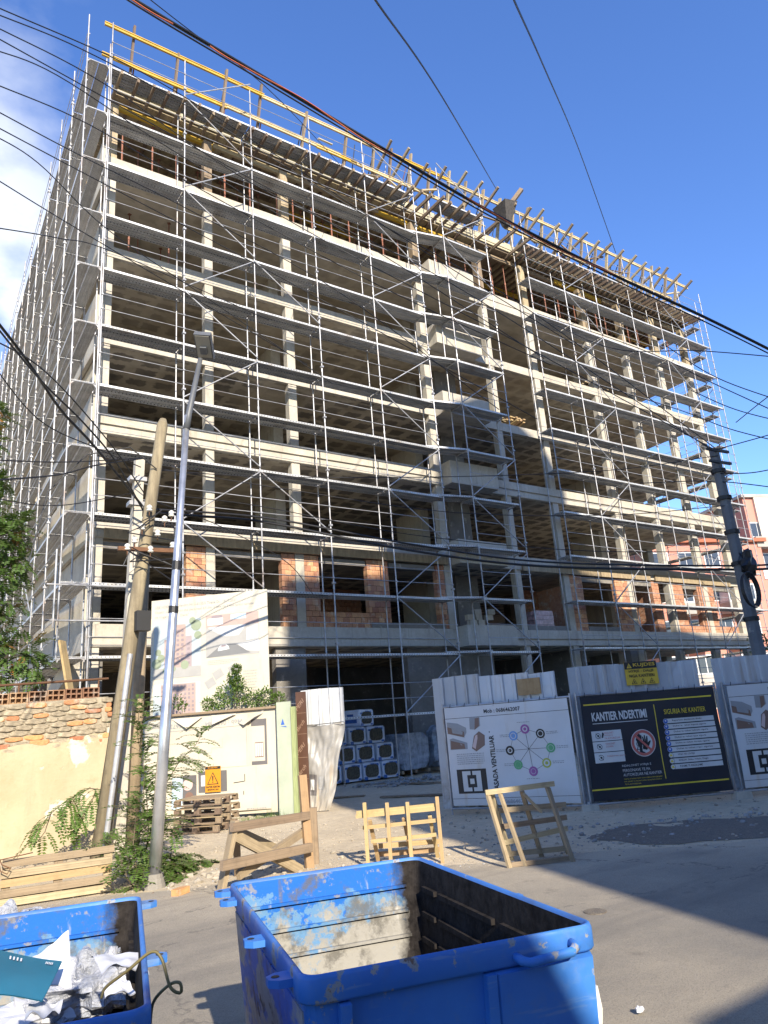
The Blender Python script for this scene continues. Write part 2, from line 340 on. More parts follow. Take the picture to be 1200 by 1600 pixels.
# balconies in the stair bay
for k in range(0, 6):
    b = B[k]; h = .92 if k else .75; b0 = b-.03
    bw('balcony', MB().box(18.42, 21.0, b0, 21.0, 21.14, b+h).box(18.42, 21.14, b0, 18.56, 21.58, b+h).box(20.86, 21.14, b0, 21.0, 21.58, b+h).box(18.56, 21.14, b0, 20.86, 21.58, b+.14), CONC)
    bw('pier', MB().box(19.95, 23.2, zb[k], 21.2, 23.5, b), CONC_D)
# ground floor walls
for xa, xb, y in ((10.75, 11.85, 21.75), (16.3, 20.6, 22.1), (28.8, 29.8, 21.7)):
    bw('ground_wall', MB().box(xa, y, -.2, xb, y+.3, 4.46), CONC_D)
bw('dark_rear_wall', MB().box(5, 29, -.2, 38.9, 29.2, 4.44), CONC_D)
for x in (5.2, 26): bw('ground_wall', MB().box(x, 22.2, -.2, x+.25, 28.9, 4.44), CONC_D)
rb = MB()                     # curved concrete ramp beam at the left flank
for i in range(10):
    t = i/10; t2 = (i+1)/10; f = lambda q: (4.75, 22.3+q*7.5, 3.9-3.1*q**1.5)
    rb.beam(f(t), f(t2), .5, .55)
bw('ramp_beam', rb, CONC)
# clay block infill on the first floor
def brick_wall(x0, x1, z0, z1, y, stuff=None, sy=.24):
    row = 0; z = z0
    while z+.1 < z1:
        hh = min(.195, z1-z); x = x0-(.125 if row % 2 else 0)
        while x < x1-.03:
            a, c = max(x, x0), min(x+.25, x1)
            if c-a > .04:
                dy = U(-.006, .006)
                if stuff is not None: stuff.box(a, y+dy, z, c-.012, y+sy, z+hh-.012)
                else:
                    o = bd.stick('brick', (0,0,0), (0,0,1), 1, BRICK); o.location = Vector(((a+c-.012)/2, y+dy+sy/2, z))-bd.loc
                    o.rotation_euler = (0,0,0); o.scale = (c-a-.012, sy, hh-.012)
            x += .25
        z += .195; row += 1
far = MB()
for xa, xb in ((7.72, 8.36), (11.02, 11.54), (11.88, 12.46), (14.46, 15.4), (17.68, 18.09), (25.28, 26.1), (28.4, 29.33)): brick_wall(xa, xb, 5.1, 7.62, YF+.04)
brick_wall(12.46, 14.46, 5.1, 5.66, YF+.05)
for xa, xb in ((31.2, 31.75), (32.91, 33.75), (35.0, 35.55), (35.96, 36.5)): brick_wall(xa, xb, 5.1, 7.62, YF+.04, far)
brick_wall(33.1, 38.25, 5.1, 5.5, YF+.06, far)
for xa, xb, y in ((12.6, 17.5, 26.8), (25.3, 28.3, 25), (29.8, 38, 26.5)): brick_wall(xa, xb, 4.9, 7.6, y, far)
for y0 in (22.2, 22.45, 22.7, 22.95, 23.2, 23.45):          # returns running into the rooms
    for zz in range(12):
        far.box(25.3, y0, 4.9+zz*.195, 25.5, y0+.24, 5.085+zz*.195); far.box(31.35, y0, 4.9+zz*.195, 31.55, y0+.24, 5.085+zz*.195)
bw('brick_mass', far, BRICK, kind='stuff')
for xa, xb in ((5.2, 7.7), (8.7, 11.0), (12.5, 14.4), (15.45, 17.6), (26.1, 28.3), (29.8, 31.2), (33.8, 35.0), (36.5, 38.2)):
    bw('lintel', MB().box(xa, YF+.05, 7.36, xb, YF+.25, 7.56), CONC_D)
for xa, xb in ((14.5, 17.9), (26.1, 28.3), (22.3, 24.7)): bw('sill', MB().box(xa, YF+.02, 5.09, xb, YF+.3, 5.32), CONC_D)
for xa, xb in ((5.2, 18.2), (22.3, 31), (31.4, 38)): bw('formwork_board', MB().box(xa, YF-.13, 7.62, xb, YF-.06, 7.93), GREYWOOD)
# ================================================================ top formwork
fw = Thing('slab_formwork', 'timber joists and plywood forming the top slab along the roof edge', 'formwork', (22, YF, 23))
x = 5.0; k = 0
while x < 39:
    if not 21.2 < x < 24.6 or k % 2:
        yo = (20.50 if x < 14 or x > 24.5 else 20.5-min(.6, (x-14)*.15))+U(-.14, .1)
        fw.stick('joist', (x, yo, 23.90+U(-.02, .02)), (x+U(-.06, .06), 24.8, 23.91), .085, OLDWOOD, .14, world=True)
    x += (.55 if x < 24 else .38)+U(-.05, .05); k += 1
for i in range(14):
    xa = 5.0+i*2.43; fw.wpart('plywood_panel', MB().box(xa, YF-.10+U(-.02, .02), 24.08, xa+2.38, YF-.07, 24.50+U(-.03, .05)), PLY)
    fw.wpart('sheathing', MB().box(xa, YF-.05, 23.975, xa+2.41, 46, 24.0), FORMWOOD)
    fw.wpart('edge_board', MB().box(xa, YF-.34, 23.975, xa+2.3, YF-.30, 24.03), PLY)
for i, (y, z) in enumerate(((21.9, 23.72), (23.9, 23.72), (26.2, 23.72), (28.6, 23.72))):
    for j in range(9):
        xa = 5+j*3.8; fw.stick('main_beam', (xa, y+U(-.05, .05), z), (xa+3.9, y+U(-.05, .05), z), .12, YELLOW if (i+j) % 3 == 0 or i == 2 else FORMWOOD, .2, world=True)
fw.wpart('new_slab', MB().box(X0+.1, YF, 24.005, X1, 45.9, 24.2), CONC)
# parapet formwork above the roof
pf = Thing('parapet_formwork', 'yellow and pale timber beams held on leaning planks above the roof edge', 'formwork', (22, YF, 24.2))
x = 5.55; k = 0
while x < 39.2:
    yt = 21.2+U(-.08, .08); lean = U(.45, .7); hh = 26.75+U(-.2, .3)
    pf.stick('upright', (x, yt+lean, 24.2), (x+U(-.05, .12), yt-.12, hh), .08, OLDWOOD if x < 18 else FORMWOOD, .15, world=True)
    pf.stick('push_prop', (x+.14, yt+.9, 24.2), (x+.1, yt+.25, 25.4), .055, PROP, kind='tube', world=True)
    if k % 2 == 0: pf.stick('strut', (x+.1, yt+1.6, 24.22), (x+.05, yt+.18, 26.2), .05, CABLE, kind='tube', world=True)
    if x > 16: pf.stick('cross_bar', (x+.3, yt+1.3, U(24.9, 25.7)), (x+.35, yt-.9, U(25.9, 26.5)), .09, FORMWOOD, .13, world=True)
    x += U(1.5, 2.1) if x < 16 else U(.85, 1.3); k += 1
TOPB = simple('timber_beam', (.60, .47, .25, 1), .7, amt=.2, scale=2, var=.12)
for zc, y, segs in ((26.36, 21.12, ((4.5, 10.7, 1), (10.6, 16.7, 0), (16.6, 20.3, 1), (20.2, 26.2, 0), (26.1, 33, 0), (32.9, 39.6, 0))), (25.28, 21.38, ((4.5, 9.2, 1), (9.1, 14.4, 0), (13.2, 15.2, 1), (14.9, 20.6, 0), (24, 31, 0), (30.8, 38, 0)))):
    for xa, xb, yel in segs:
        mt = YELLOW if yel else TOPB; dz = U(-.05, .05)+max(0, xa-24)*.012
        mb = MB()
        for z_, hh, ww in ((0, .04, .075), (.04, .08, .03), (.12, .04, .075)): mb.box(xa, y-ww/2, zc+dz+z_+.001, xb, y+ww/2, zc+dz+z_+hh)
        pf.wpart('beam', mb, mt)
for xa, xb in ((5, 9.5), (10, 14), (15, 19.5), (24.5, 30), (31, 36)): pf.wpart('form_panel', MB().box(xa, YF+.1, 24.21, xb, YF+.14, 24.75), PLY)
rbm = MB(); rx = 5.4
while rx < 39:
    for j in range(3): rbm.tube((rx+U(-.15, .15), 21.9+U(0, .25), 24.2), (rx+U(-.2, .2), 21.9+U(0, .25), 25.0+U(0, .5)), .009, 4)
    rx += .42
pf.wpart('starter_bar', rbm, RUST, kind='stuff')
for k in range(34):
    x = U(13, 38.5); z = U(24.3, 25.9); pf.stick('loose_timber', (x, U(21.2, 21.7), z), (x+U(.5, 1.6), U(21.0, 21.7), z+U(-.5, .5)), U(.05, .1), random.choice((FORMWOOD, OLDWOOD, PLY)), U(.03, .1), world=True)
for k in range(22):
    x = U(14, 38.5); pf.stick('thin_strut', (x, U(21.6, 22.6), 24.2), (x+U(-.3, .3), U(21.0, 21.4), U(25.2, 26.4)), .04, random.choice((PROP, CABLE, STEEL)), kind='tube', world=True)
th = Thing('concrete_hopper', 'dark steel concrete hopper hanging over the roof edge', 'hopper', (23.6, 20.9, 25.2))
th.part('funnel', MB().add([(-.35,-.5,.9),(.55,-.5,1.1),(.55,.4,1.1),(-.35,.4,.9),(-.15,-.2,-.3),(.1,-.2,-.3),(.1,.1,-.3),(-.15,.1,-.3)], [(0,1,2,3),(7,6,5,4),(0,4,5,1),(1,5,6,2),(2,6,7,3),(3,7,4,0)]), simple('grimy_steel', (.07, .06, .05, 1), .8, amt=.3))
th.stick('chute_arm', (-.1, .3, .3), (.75, -.7, 1.75), .16, GREYWOOD, .2)
# red props, thing by thing
pm = MB(); pm.tube((0,0,0), (0,0,1.45), .032, 6).tube((0,0,1.45), (0,0,1), .02, 6); pm.v = []; pm.f = []
pm.box(-.06,-.06,0,.06,.06,.01).tube((0,0,.01), (0,0,1.7), .03, 6).tube((0,0,1.65), (0,0,1.77), .042, 6).tube((0,0,1.7), (0,0,2.75), .022, 6).box(-.06,-.06,2.75,.06,.06,2.76)
pme = pm.mesh('steel_prop', PROP)
def prop(x, y, z, gname, lab):
    o = link('steel_prop', pme, None, (x, y, z), U(0, 3)); tag(o, lab, 'prop', gname)
for y in (22.15, 23.4, 24.9):
    x = 5.5
    while x < 38.4: prop(x, y+U(-.1, .1), 20.86, 'red props under the top formwork', 'rusty red steel prop standing under the top floor formwork'); x += U(.7, 1.15)
for px_, py_, lab in ((190, 330, 'red steel prop near the left corner on the second floor from the top'),):
    for x, y in ((6.1, 23.2), (6.7, 24.2), (7.5, 23.0), (7.7, 24.6)): prop(x, y, 17.69, 'red props on the floor below', 'rusty red steel prop on the open floor below the formwork')
# ================================================================ scaffolding
_pl = {}
def plank_mesh(L, wd=.33):
    k = (round(L, 2), wd)
    if k not in _pl:
        b = MB().box(.02, 0, -.008, L-.02, wd, 0).box(.02, 0, -.07, L-.02, .012, -.008).box(.02, wd-.012, -.07, L-.02, wd, -.008)
        b.box(.02, .10, -.03, L-.02, .108, -.008).box(.02, .21, -.03, L-.02, .218, -.008)
        _pl[k] = b.mesh('deck_plank', DECK)
    return _pl[k]
tm = MB().tube((0,0,0), (0,.73,0), .022, 8)
for y0, sg in ((.02, 1), (.71, -1)): tm.prism([(y0, -.02), (y0+sg*.10, -.02), (y0+sg*.04, -.05), (y0+sg*.025, -.10), (y0, -.10)], 'x', -.006, .006)
TRANS = tm.mesh('transom', STEEL, False)
def scaffold(name, label, O, ang, sts, zs, sgn, z0, z1, zig, group, rails=True, tops=None, lo=None, skip=()):
    """O: outer first standard, ang: direction of the run, sts: standard offsets, sgn: +1 when the wall is on the left of the run."""
    t = Thing(name, label, 'scaffold', O, ang, group)
    pins = MB(); n = len(sts)
    for i, s in enumerate(sts):
        za = lo[i] if lo else z0; zt = tops[i] if tops else z1
        for y in (0, .73*sgn): t.stick('standard', (s, y, za-O[2]), (s, y, zt-(.0 if y == 0 else .9)), .05, STEEL, kind='tube')
        if z0 < .3 and not lo:
            for y in (0, .73*sgn): t.part('base_plate', MB().box(s-.08, y-.08, .02, s+.08, y+.08, .035).tube((s, y, .035), (s, y, .3), .016, 6), STEEL)
        for z in zs:
            if z < za: continue
            for y in (0, .73*sgn): pins.tube((s, y, z+.12), (s, y, z+.24), .032, 6)
            if i % 2: pins.box(s-.05, -.06, z+.3, s+.05, .05, z+.36)
            if z < zt:
                o = link('transom', TRANS, t.o, (s, 0, z-.055)); o.scale = (1, sgn, 1)
            if rails:
                for dz in (.5, 1.0): pins.box(s-.03, -.045, z+dz-.02, s+.03, -.02, z+dz+.03)
    for i in range(n-1):
        L = sts[i+1]-sts[i]
        for z in zs:
            if lo and z < max(lo[i], lo[i+1]) or z > (min(tops[i], tops[i+1]) if tops else z1): continue
            if (i, z) in skip: continue
            for y in (.03, .385):
                o = link('deck_plank', plank_mesh(L), t.o, (sts[i], y if sgn > 0 else -y-.33, z+U(-.006, .006)))
            if rails:
                for dz in (.5, 1.0): t.stick('guardrail', (sts[i], -.03*sgn, z+dz), (sts[i+1], -.03*sgn, z+dz+U(-.01, .01)), .025, STEEL, kind='hex')
    for i, z, up in zig:
        L = sts[i+1]-sts[i]; a, b = ((sts[i], z), (sts[i+1], z+2)) if up else ((sts[i+1], z), (sts[i], z+2))
        t.stick('diagonal_brace', (a[0], -.05*sgn, a[1]+.05), (b[0], -.05*sgn, b[1]-.1), .045, STEEL, kind='tube')
    t.part('wedge_pin', pins, STEEL, kind='stuff')
    return t
ZS = [2.1+2*j for j in range(12)]
G = 'scaffold sections round the building'
zz = [(1, 2.1+2*j, j % 2 == 1) for j in range(2, 12)]+[(4, 2.1+2*j, j % 2 == 0) for j in range(-1+1, 12)]+[(2, 16.1, False), (2, 8.1, False)]
scaffold('facade_scaffold', 'wide steel scaffold with long decks across the left part of the front', (4.66, 20.555, 0), 0, [2.57*i for i in range(6)], ZS, 1, .05, 25.75, zz, G,
         tops=[26.0]+[25.75]*5)
sk = {(i, z) for i in (0,) for z in ZS if z < 3}
t = scaffold('flank_scaffold', 'tall receding scaffold along the shaded left flank', (3.885, 20.62, 0), PI/2-.03, [2.57*i for i in range(13)], ZS[1:], -1, 2.2, 25.95,
         [(1, 14.1, False), (4, 10.1, True), (5, 10.1, False), (2, 6.1, True), (8, 18.1, False)], G, rails=True, lo=[4.0, 2.6]+[2.2]*11)
for z in (5.0, 5.95): t.stick('tie_tube', (-.25, .35, z), (-.25, -2.05, z), .05, STEEL, kind='tube')
t.stick('tie_tube', (-.25, -1.72, 4.95), (-.25, -1.72, 6.0), .05, STEEL, kind='tube'); t.stick('tie_tube', (-.25, .15, 4.8), (-.25, .15, 6.9), .05, STEEL, kind='tube')
zz = [(0, 2.1+2*j, j % 2 == 0) for j in range(0, 12)]
scaffold('bay_scaffold', 'narrow scaffold tower stepping out round the concrete balconies', (18.72, 20.2, 0), 0, [0, 2.57], ZS, 1, .05, 25.75, zz, G)
br = Thing('bridge_decks', 'short steel deck planks overlapping between wide scaffold and balcony tower', 'deck plank', (17.3, 20.6, 4))
for z in ZS[1:11]:
    for k in range(2):
        o = link('deck_plank', plank_mesh(2.0), br.o, (-.35, .05+k*.34, z-4+.055), -.21)
zz = [(1, 2.3+2*j, j % 2 == 0) for j in range(0, 12)]+[(4, 2.3+2*j, j % 2 == 1) for j in range(0, 11)]
scaffold('end_scaffold', 'steel scaffold across the right part of the front beside the dark pole', (24.5, 20.72, 0), 0, [0, 2.57, 5.05, 8.0, 10.6, 13.05, 15.44], [z+.2 for z in ZS], 1, .05, 26.0, zz, G)
scaffold('return_scaffold', 'open scaffold returning along the far right end against the sky', (40.95, 21.6, 0), PI/2, [2.57*i for i in range(5)], [z+.2 for z in ZS], 1, .05, 26.2, [(0, 8.3, True), (1, 14.3, False), (0, 18.3, False)], G)
# loose timber and blocks lying on the floors
ts = Thing('board_stack', 'stack of pale boards lying on the open floor right of the balconies', 'boards', (23.4, 21.9, 14.47))
for k in range(26): ts.stick('board', (-1.1+(k % 9)*.21+U(-.05, .05), U(-.15, .05), .06+.09*(k//9)+U(0, .05)+(.07*(k % 9) if k % 9 < 5 else .35)), (-1.0+(k % 9)*.21+U(-.1, .2), 2.2, .06+.09*(k//9)+.2), .13, PINE, .05)
ts = Thing('board_stack', 'untidy board pile on the upper floor behind the right scaffold', 'boards', (29.6, 21.9, 17.7))
for k in range(16): ts.stick('board', (U(-1, 1.4), U(0, .1), .05+U(0, .45)), (U(-.8, 1.8), U(1.5, 2.5), U(.1, .4)), .12, FORMWOOD, .05)
wp = Thing('brick_pallet', 'brick pallet in pink tinted film inside the first floor opening', 'brick pallet', (23.45, 22.0, 4.87))
FILM = simple('pink_film', (.52, .34, .34, 1), .3, amt=.3, scale=6, var=0)
fb = MB()
for k in range(5): fb.box(-.52+U(-.02, .02), -.3, .12+k*.2, .52+U(-.02, .02), .3, .12+k*.2+.185)
wp.part('wrapped_bricks', fb, FILM); wp.part('pallet_base', MB().box(-.5,-.3,.01,.5,.3,.03).box(-.5,-.3,.03,-.4,.3,.1).box(.4,-.3,.03,.5,.3,.1), GREYWOOD)
bp = Thing('brick_pile', 'small pile of orange bricks on the sill at the left corner window', 'brick pile', (6.9, 21.75, 5.11))
for k in range(9): o = bp.stick('brick', (U(-.35, .35), U(0, .2), .001+.1*(k//4)), (0,0,1), 1, BRICK); o.rotation_euler = (0, 0, U(0, 3)); o.scale = (.24, .12, .1)
bp = Thing('block_pile', 'pale blocks piled on the balcony edge of the first floor', 'block pile', (19.2, 21.3, 5.1))
for k in range(8): o = bp.stick('block', (U(-.6, .8), U(-.1, .1), .1+.22*(k//3)), (0,0,1), 1, CONC); o.rotation_euler = (0, 0, U(-.2, .2)); o.scale = (.3, .22, .21)
# ================================================================ flat print on boards and banners
_txt = {}
def text_geo(s, bold=0.):
    if (s, bold) not in _txt:
        cu = bpy.data.curves.new('lettering', 'FONT'); cu.body = s; cu.size = 1; cu.offset = bold; cu.resolution_u = 2
        o = bpy.data.objects.new('lettering', cu); me = bpy.data.meshes.new_from_object(o)
        vs = [(v.co.x, v.co.y) for v in me.vertices]; fs = [tuple(p.vertices) for p in me.polygons]
        bpy.data.objects.remove(o); bpy.data.curves.remove(cu); bpy.data.meshes.remove(me)
        x0, x1 = min(v[0] for v in vs), max(v[0] for v in vs); y0, y1 = min(v[1] for v in vs), max(v[1] for v in vs)
        _txt[(s, bold)] = ([((x-x0)/(x1-x0), (y-y0)/(y1-y0)) for x, y in vs], fs)
    return _txt[(s, bold)]
def col(name, c, rough=.5):
    k = 'print_'+name
    return bpy.data.materials.get(k) or simple(k, tuple(c)+(1,) if len(c) == 3 else c, rough, amt=.08, scale=3)
class Print:
    """flat print lying on a thing's local front (local -y); u, v in metres, optional wave of the cloth"""
    def __init__(s, T, wave=None, y0=0, parent=None, u0=0, v0=0): s.T, s.w, s.y0, s.p, s.d, s.u0, s.v0 = T, wave or (lambda x, z: 0), y0, parent, {}, u0, v0
    def P(s, u, v, l): return (u+s.u0, s.y0+s.w(u, v)-.0022*l, v+s.v0)
    def mb(s, name, mat): return s.d.setdefault((name, mat.name), (MB(), mat))[0]
    def rect(s, name, mat, u0, v0, u1, v1, l=1, n=None):
        nx = max(1, int(abs(u1-u0)/.12)); ny = max(1, int(abs(v1-v0)/.12))
        s.mb(name, mat).grid(nx, ny, lambda a, b: s.P(u0+(u1-u0)*a, v0+(v1-v0)*b, l)); return s
    def poly(s, name, mat, pts, l=1): s.mb(name, mat).add([s.P(u, v, l) for u, v in pts], [tuple(range(len(pts)))]); return s
    def disc(s, name, mat, u, v, r, l=1, n=20): return s.poly(name, mat, [(u+r*math.cos(2*PI*k/n), v+r*math.sin(2*PI*k/n)) for k in range(n)], l)
    def ring(s, name, mat, u, v, r, r2, l=1, n=28):
        s.mb(name, mat).add([s.P(u+q*math.cos(2*PI*k/n), v+q*math.sin(2*PI*k/n), l) for q in (r, r2) for k in range(n)], [(k, (k+1)%n, n+(k+1)%n, n+k) for k in range(n)]); return s
    def line(s, name, mat, a, b, w, l=1):
        a, b = Vector(a), Vector(b); d = (b-a).normalized(); q = Vector((-d.y, d.x))*w/2; n = max(1, int((b-a).length/.12))
        s.mb(name, mat).grid(n, 1, lambda i, j: s.P(*(a+(b-a)*i+q*(2*j-1)), l)); return s
    def text(s, t, mat, u0, v0, u1, v1, l=2, bold=.0, rot=0, name='lettering'):
        vs, fs = text_geo(t, bold)
        if rot == 90: f = lambda x, y: (u1-(u1-u0)*y, v0+(v1-v0)*x)
        elif rot == 180: f = lambda x, y: (u1-(u1-u0)*x, v1-(v1-v0)*y)
        else: f = lambda x, y: (u0+(u1-u0)*x, v0+(v1-v0)*y)
        s.mb(name, mat).add([s.P(*f(x, y), l) for x, y in vs], fs); return s
    def scribble(s, mat, u0, v0, u1, v1, rows, l=2, name='small_print'):
        h = (v1-v0)/rows
        for k in range(rows):
            x = u0; e = u1-(U(0, .3)*(u1-u0) if k % 3 == 2 else 0)
            while x < e:
                wd = U(.012, .05); s.mb(name, mat).add([s.P(a, b, l) for a, b in ((x, v1-h*(k+.7)), (min(e, x+wd), v1-h*(k+.7)), (min(e, x+wd), v1-h*(k+.3)), (x, v1-h*(k+.3)))], [(0, 1, 2, 3)]); x += wd+.012
    def build(s):
        for (name, _), (mb, mat) in s.d.items():
            me = bpy.data.meshes.new(name); me.from_pydata(mb.v, [], mb.f); me.materials.append(mat)
            o = link(name, me, s.p or s.T.o)
            if name in ('rendered_view', 'small_print', 'site_plan', 'drawing', 'picture', 'chart', 'pictogram', 'safety_row', 'notice'): o['kind'] = 'stuff'
INK = BLACKP; NAVY = simple('navy_banner', (.018, .022, .034, 1), .38, amt=.15, scale=2); YEL = col('yellow', (.72, .56, .05)); PAPER = col('paper', (.60, .60, .585))
RED = col('red', (.50, .13, .11)); BLUE = col('blue', (.04, .12, .45)); GREENP = col('green', (.10, .36, .16)); PURP = col('purple', (.33, .10, .30)); OLIVE = col('lime', (.42, .44, .06)); GREYP = col('grey', (.30, .30, .30)); BRN = col('brown', (.20, .12, .09)); PINKP = col('pink', (.62, .46, .42)); LB = col('pale_blue', (.45, .55, .62)); ORNG = col('orange', (.60, .25, .012)); SKYB = col('sky_blue', (.15, .32, .62))
def m_banner(name, c, dirt):
    s = Mat(name); x, y, z = s.xyz(s.oc); a = s.noise(1.6, s.oc, detail=7); b = s.noise(1, s.oc, stretch=(5, 1, .7), detail=5)
    col_ = s.mix(s.ramp(a, .5, .8, 0, .5), c, dirt); col_ = s.mix(s.ramp(b, .6, .78, 0, .55), col_, (.46, .33, .18, 1))
    col_ = s.mix(s.ramp(z, .45, 0, 0, .45), col_, (.40, .34, .25, 1)); return s.done(col_, .45)
BANNER = m_banner('white_banner', (.56, .56, .56, 1), (.48, .46, .42, 1)); SUNBAN = m_banner('cream_banner', (.50, .46, .37, 1), (.38, .33, .24, 1))
def m_sheet():
    s = Mat('white_sheet_metal'); a = s.noise(1.5, s.oc, detail=6); b = s.noise(1, s.oc, stretch=(7, 7, .6), detail=5)
    c = s.mix(s.ramp(a, .4, .75, 0, .6), (.47, .48, .49, 1), (.34, .35, .36, 1)); c = s.mix(s.ramp(b, .55, .72, 0, .6), c, (.27, .20, .13, 1)); x, y, z = s.xyz(s.oc); c = s.mix(s.math('MULTIPLY', s.ramp(z, .9, .1), s.ramp(s.noise(6, s.oc, detail=7), .4, .6)), c, (.25, .21, .16, 1)); return s.done(s.vary(c, .14), .5, .1)
SHEET = m_sheet()
def corrugated(x0, x1, z0, z1, y=0, pitch=.25, d=.035, wav=0):
    mb = MB(); prof = []; x = x0
    while x < x1-1e-4:
        for f, q in ((0, 0), (.62, 0), (.70, d), (.92, d), (1.0, 0)):
            if x+f*pitch <= x1+1e-4 and not (prof and abs(prof[-1][0]-(x+f*pitch)) < 1e-5): prof.append((x+f*pitch, q))
        x += pitch
    vs = []; k = len(prof)
    for j in range(11):
        for px_, q in prof: vs.append((px_, y-q, z0+(z1+wav*math.sin(px_*3)-z0)*j/10))
    vs = [(v[0], v[1]+.022*mnoise.noise(Vector((v[0]*2.1+y*9, v[2]*2.3, wav*50)))+.008*mnoise.noise(Vector((v[0]*7, v[2]*6, 1))), v[2]) for v in vs]; mb.add(vs, [(j*k+i, j*k+i+1, j*k+k+i+1, j*k+k+i) for j in range(10) for i in range(k-1)]); return mb
def wave1(x, z): return .010*math.sin(x*4.1+z*2.3)+.008*math.sin(z*5-x*2.7+1)+.016*mnoise.noise(Vector((x*2.2+z*1.1, z*1.1-x*.6, 3)))+.006*mnoise.noise(Vector((x*6, z*3, 8)))
def cloth(T, mat, x0, z0, x1, z1, y, nm='banner', wave=wave1):
    return T.part(nm, MB().grid(int((x1-x0)/.08), int((z1-z0)/.08), lambda a, b: (x0+(x1-x0)*a, y+wave(x0+(x1-x0)*a, z0+(z1-z0)*b), z0+(z1-z0)*b)), mat, smooth=True)
def frame_fence(name, label, a, b, sheets, g0, g1, slope, H=2.0):
    a, b = Vector(a), Vector(b); d = b-a; L = d.length
    T = Thing(name, label, 'fence panel', (a.x, a.y, 0), math.atan2(d.y, d.x), 'fence panels along the site entrance')
    for x in (0, L): T.stick('post', (x, 0, -.02), (x, 0, H+.06), .045, STEEL, kind='tube')
    for z in (.13, H): T.stick('rail', (0, 0, z), (L, 0, z), .04, STEEL, kind='tube')
    mb = MB()
    for i in range(int(L/.2)): mb.tube((.2*(i+.5), .012, .13), (.2*(i+.5), .012, H), .004, 4)
    for k in range(6): mb.tube((0, .012, .3+k*.33), (L, .012, .3+k*.33), .004, 4)
    T.part('wire_mesh', mb, STEEL, kind='stuff')
    x = g0
    while x < L+g1-.05:
        T.part('corrugated_sheet', corrugated(x, min(x+1.0, L+g1), .12, H+sheets+slope*x+U(-.012, .012), .10+U(0, .01), .25, .035, .01), SHEET); x += 1.0
    ties = MB()
    for k in range(int(L/.3)): ties.tube((.15+.3*k, -.03, H-.05), (.17+.3*k, -.02, H+.05), .006, 4)
    T.part('cable_tie', ties, CABLE, kind='stuff'); return T, L
def fasada(T, L, H=2.0):
    W, Ht = L-.1, H-.22; cloth(T, BANNER, .05, .18, L-.05, H-.02, -.045)
    p = Print(T, lambda x, z: wave1(x+.05, z+.18), -.045, None, .05, .18); X = lambda f: f*W; Z = lambda f: f*Ht
    p.text('Mob : 0686462007', INK, X(.33), Z(.925), X(.63), Z(.968), bold=.02); p.line('rule', INK, (X(.0), Z(.895)), (X(1), Z(.895)), .008); p.line('rule', INK, (0, Z(.07)), (X(1), Z(.07)), .007)
    p.text('0686462007', GREYP, X(.43), Z(.015), X(.63), Z(.055), bold=.02)
    p.text('FASADA VENTILUAR', INK, X(.352), Z(.13), X(.392), Z(.695), bold=.03, rot=90); p.disc('dot', INK, X(.36), Z(.73), .012)
    p.rect('emblem', INK, X(.055), Z(.12), X(.30), Z(.365))
    for pts in ([(.10,.142),(.17,.142),(.17,.18),(.14,.18),(.14,.305),(.17,.305),(.17,.345),(.10,.345)], [(.255,.142),(.185,.142),(.185,.18),(.215,.18),(.215,.305),(.185,.305),(.185,.345),(.255,.345)]):
        p.poly('emblem', PAPER, [(X(a), Z(b)) for a, b in pts], 2)
    p.rect('emblem', PAPER, X(.160), Z(.215), X(.196), Z(.268), 3)
    for (q, m_) in (([(.01,.75),(.15,.70),(.17,.74),(.17,.79),(.10,.84),(.01,.86)], GREYP), ([(.01,.74),(.15,.69),(.15,.75),(.01,.81)], BRN), ([(.2,.77),(.245,.765),(.29,.80),(.29,.89),(.205,.89)], GREYP), ([(.24,.76),(.28,.80),(.285,.885),(.25,.88)], BRN),
                    ([(.02,.57),(.17,.57),(.17,.635),(.05,.69),(.02,.68)], GREYP), ([(.025,.575),(.15,.575),(.145,.625),(.03,.665)], BRN), ([(.205,.575),(.24,.54),(.315,.60),(.32,.70),(.275,.745),(.23,.70)], BRN), ([(.21,.59),(.235,.565),(.27,.73),(.24,.70)], PINKP)): p.poly('picture', m_, [(X(a), Z(b)) for a, b in q], 1 if m_ is GREYP else 2)
    p.scribble(GREYP, X(.07), Z(.41), X(.30), Z(.53), 6)
    c = (X(.66), Z(.535)); nodes = [(.65,.735,PURP),(.765,.68,INK),(.83,.535,GREENP),(.785,.39,OLIVE),(.675,.315,PURP),(.56,.385,GREENP),(.51,.53,INK),(.55,.675,SKYB)]
    for i, (a, b, m_) in enumerate(nodes):
        q = (X(a), Z(b)); p.line('chart', INK, c, q, .007, 1); e = nodes[(i+1) % 8]; p.line('chart', INK, q, (X(e[0]), Z(e[1])), .006, 1); p.disc('chart', m_, q[0], q[1], .085, 2); p.ring('chart', PAPER, q[0], q[1], .03+.012*(i % 3), .048+.008*(i % 2), 3)
        p.scribble(GREYP, q[0]-.14+(.25 if .6 < a and i in (1, 2, 3) else -.12 if i > 4 else 0), q[1]+(.11 if i == 0 else -.14 if i == 4 else -.02), q[0]+.1+(.22 if i in (1, 2, 3) else -.1 if i > 4 else 0), q[1]+(.14 if i == 0 else -.11 if i == 4 else .04), 1 if i in (0, 4) else 2)
    p.build()
T, L = frame_fence('fence_panel', 'mesh fence panel with white banner of a round icon chart and a square black emblem', (9.38, 11.68), (10.60, 9.47), .56, -.22, -.10, -.045); fasada(T, L)
T.part('plywood_patch', MB().box(1.55, .03, 2.1, 2.0, .05, 2.4), m_wood('plywood_patch', (.36, .24, .10, 1), (.46, .33, .16, 1)))
T, L = frame_fence('fence_panel', 'mesh fence panel with dark safety banner and red prohibition circle', (10.70, 9.42), (12.98, 8.06), .53, -.06, -.17, -.012)
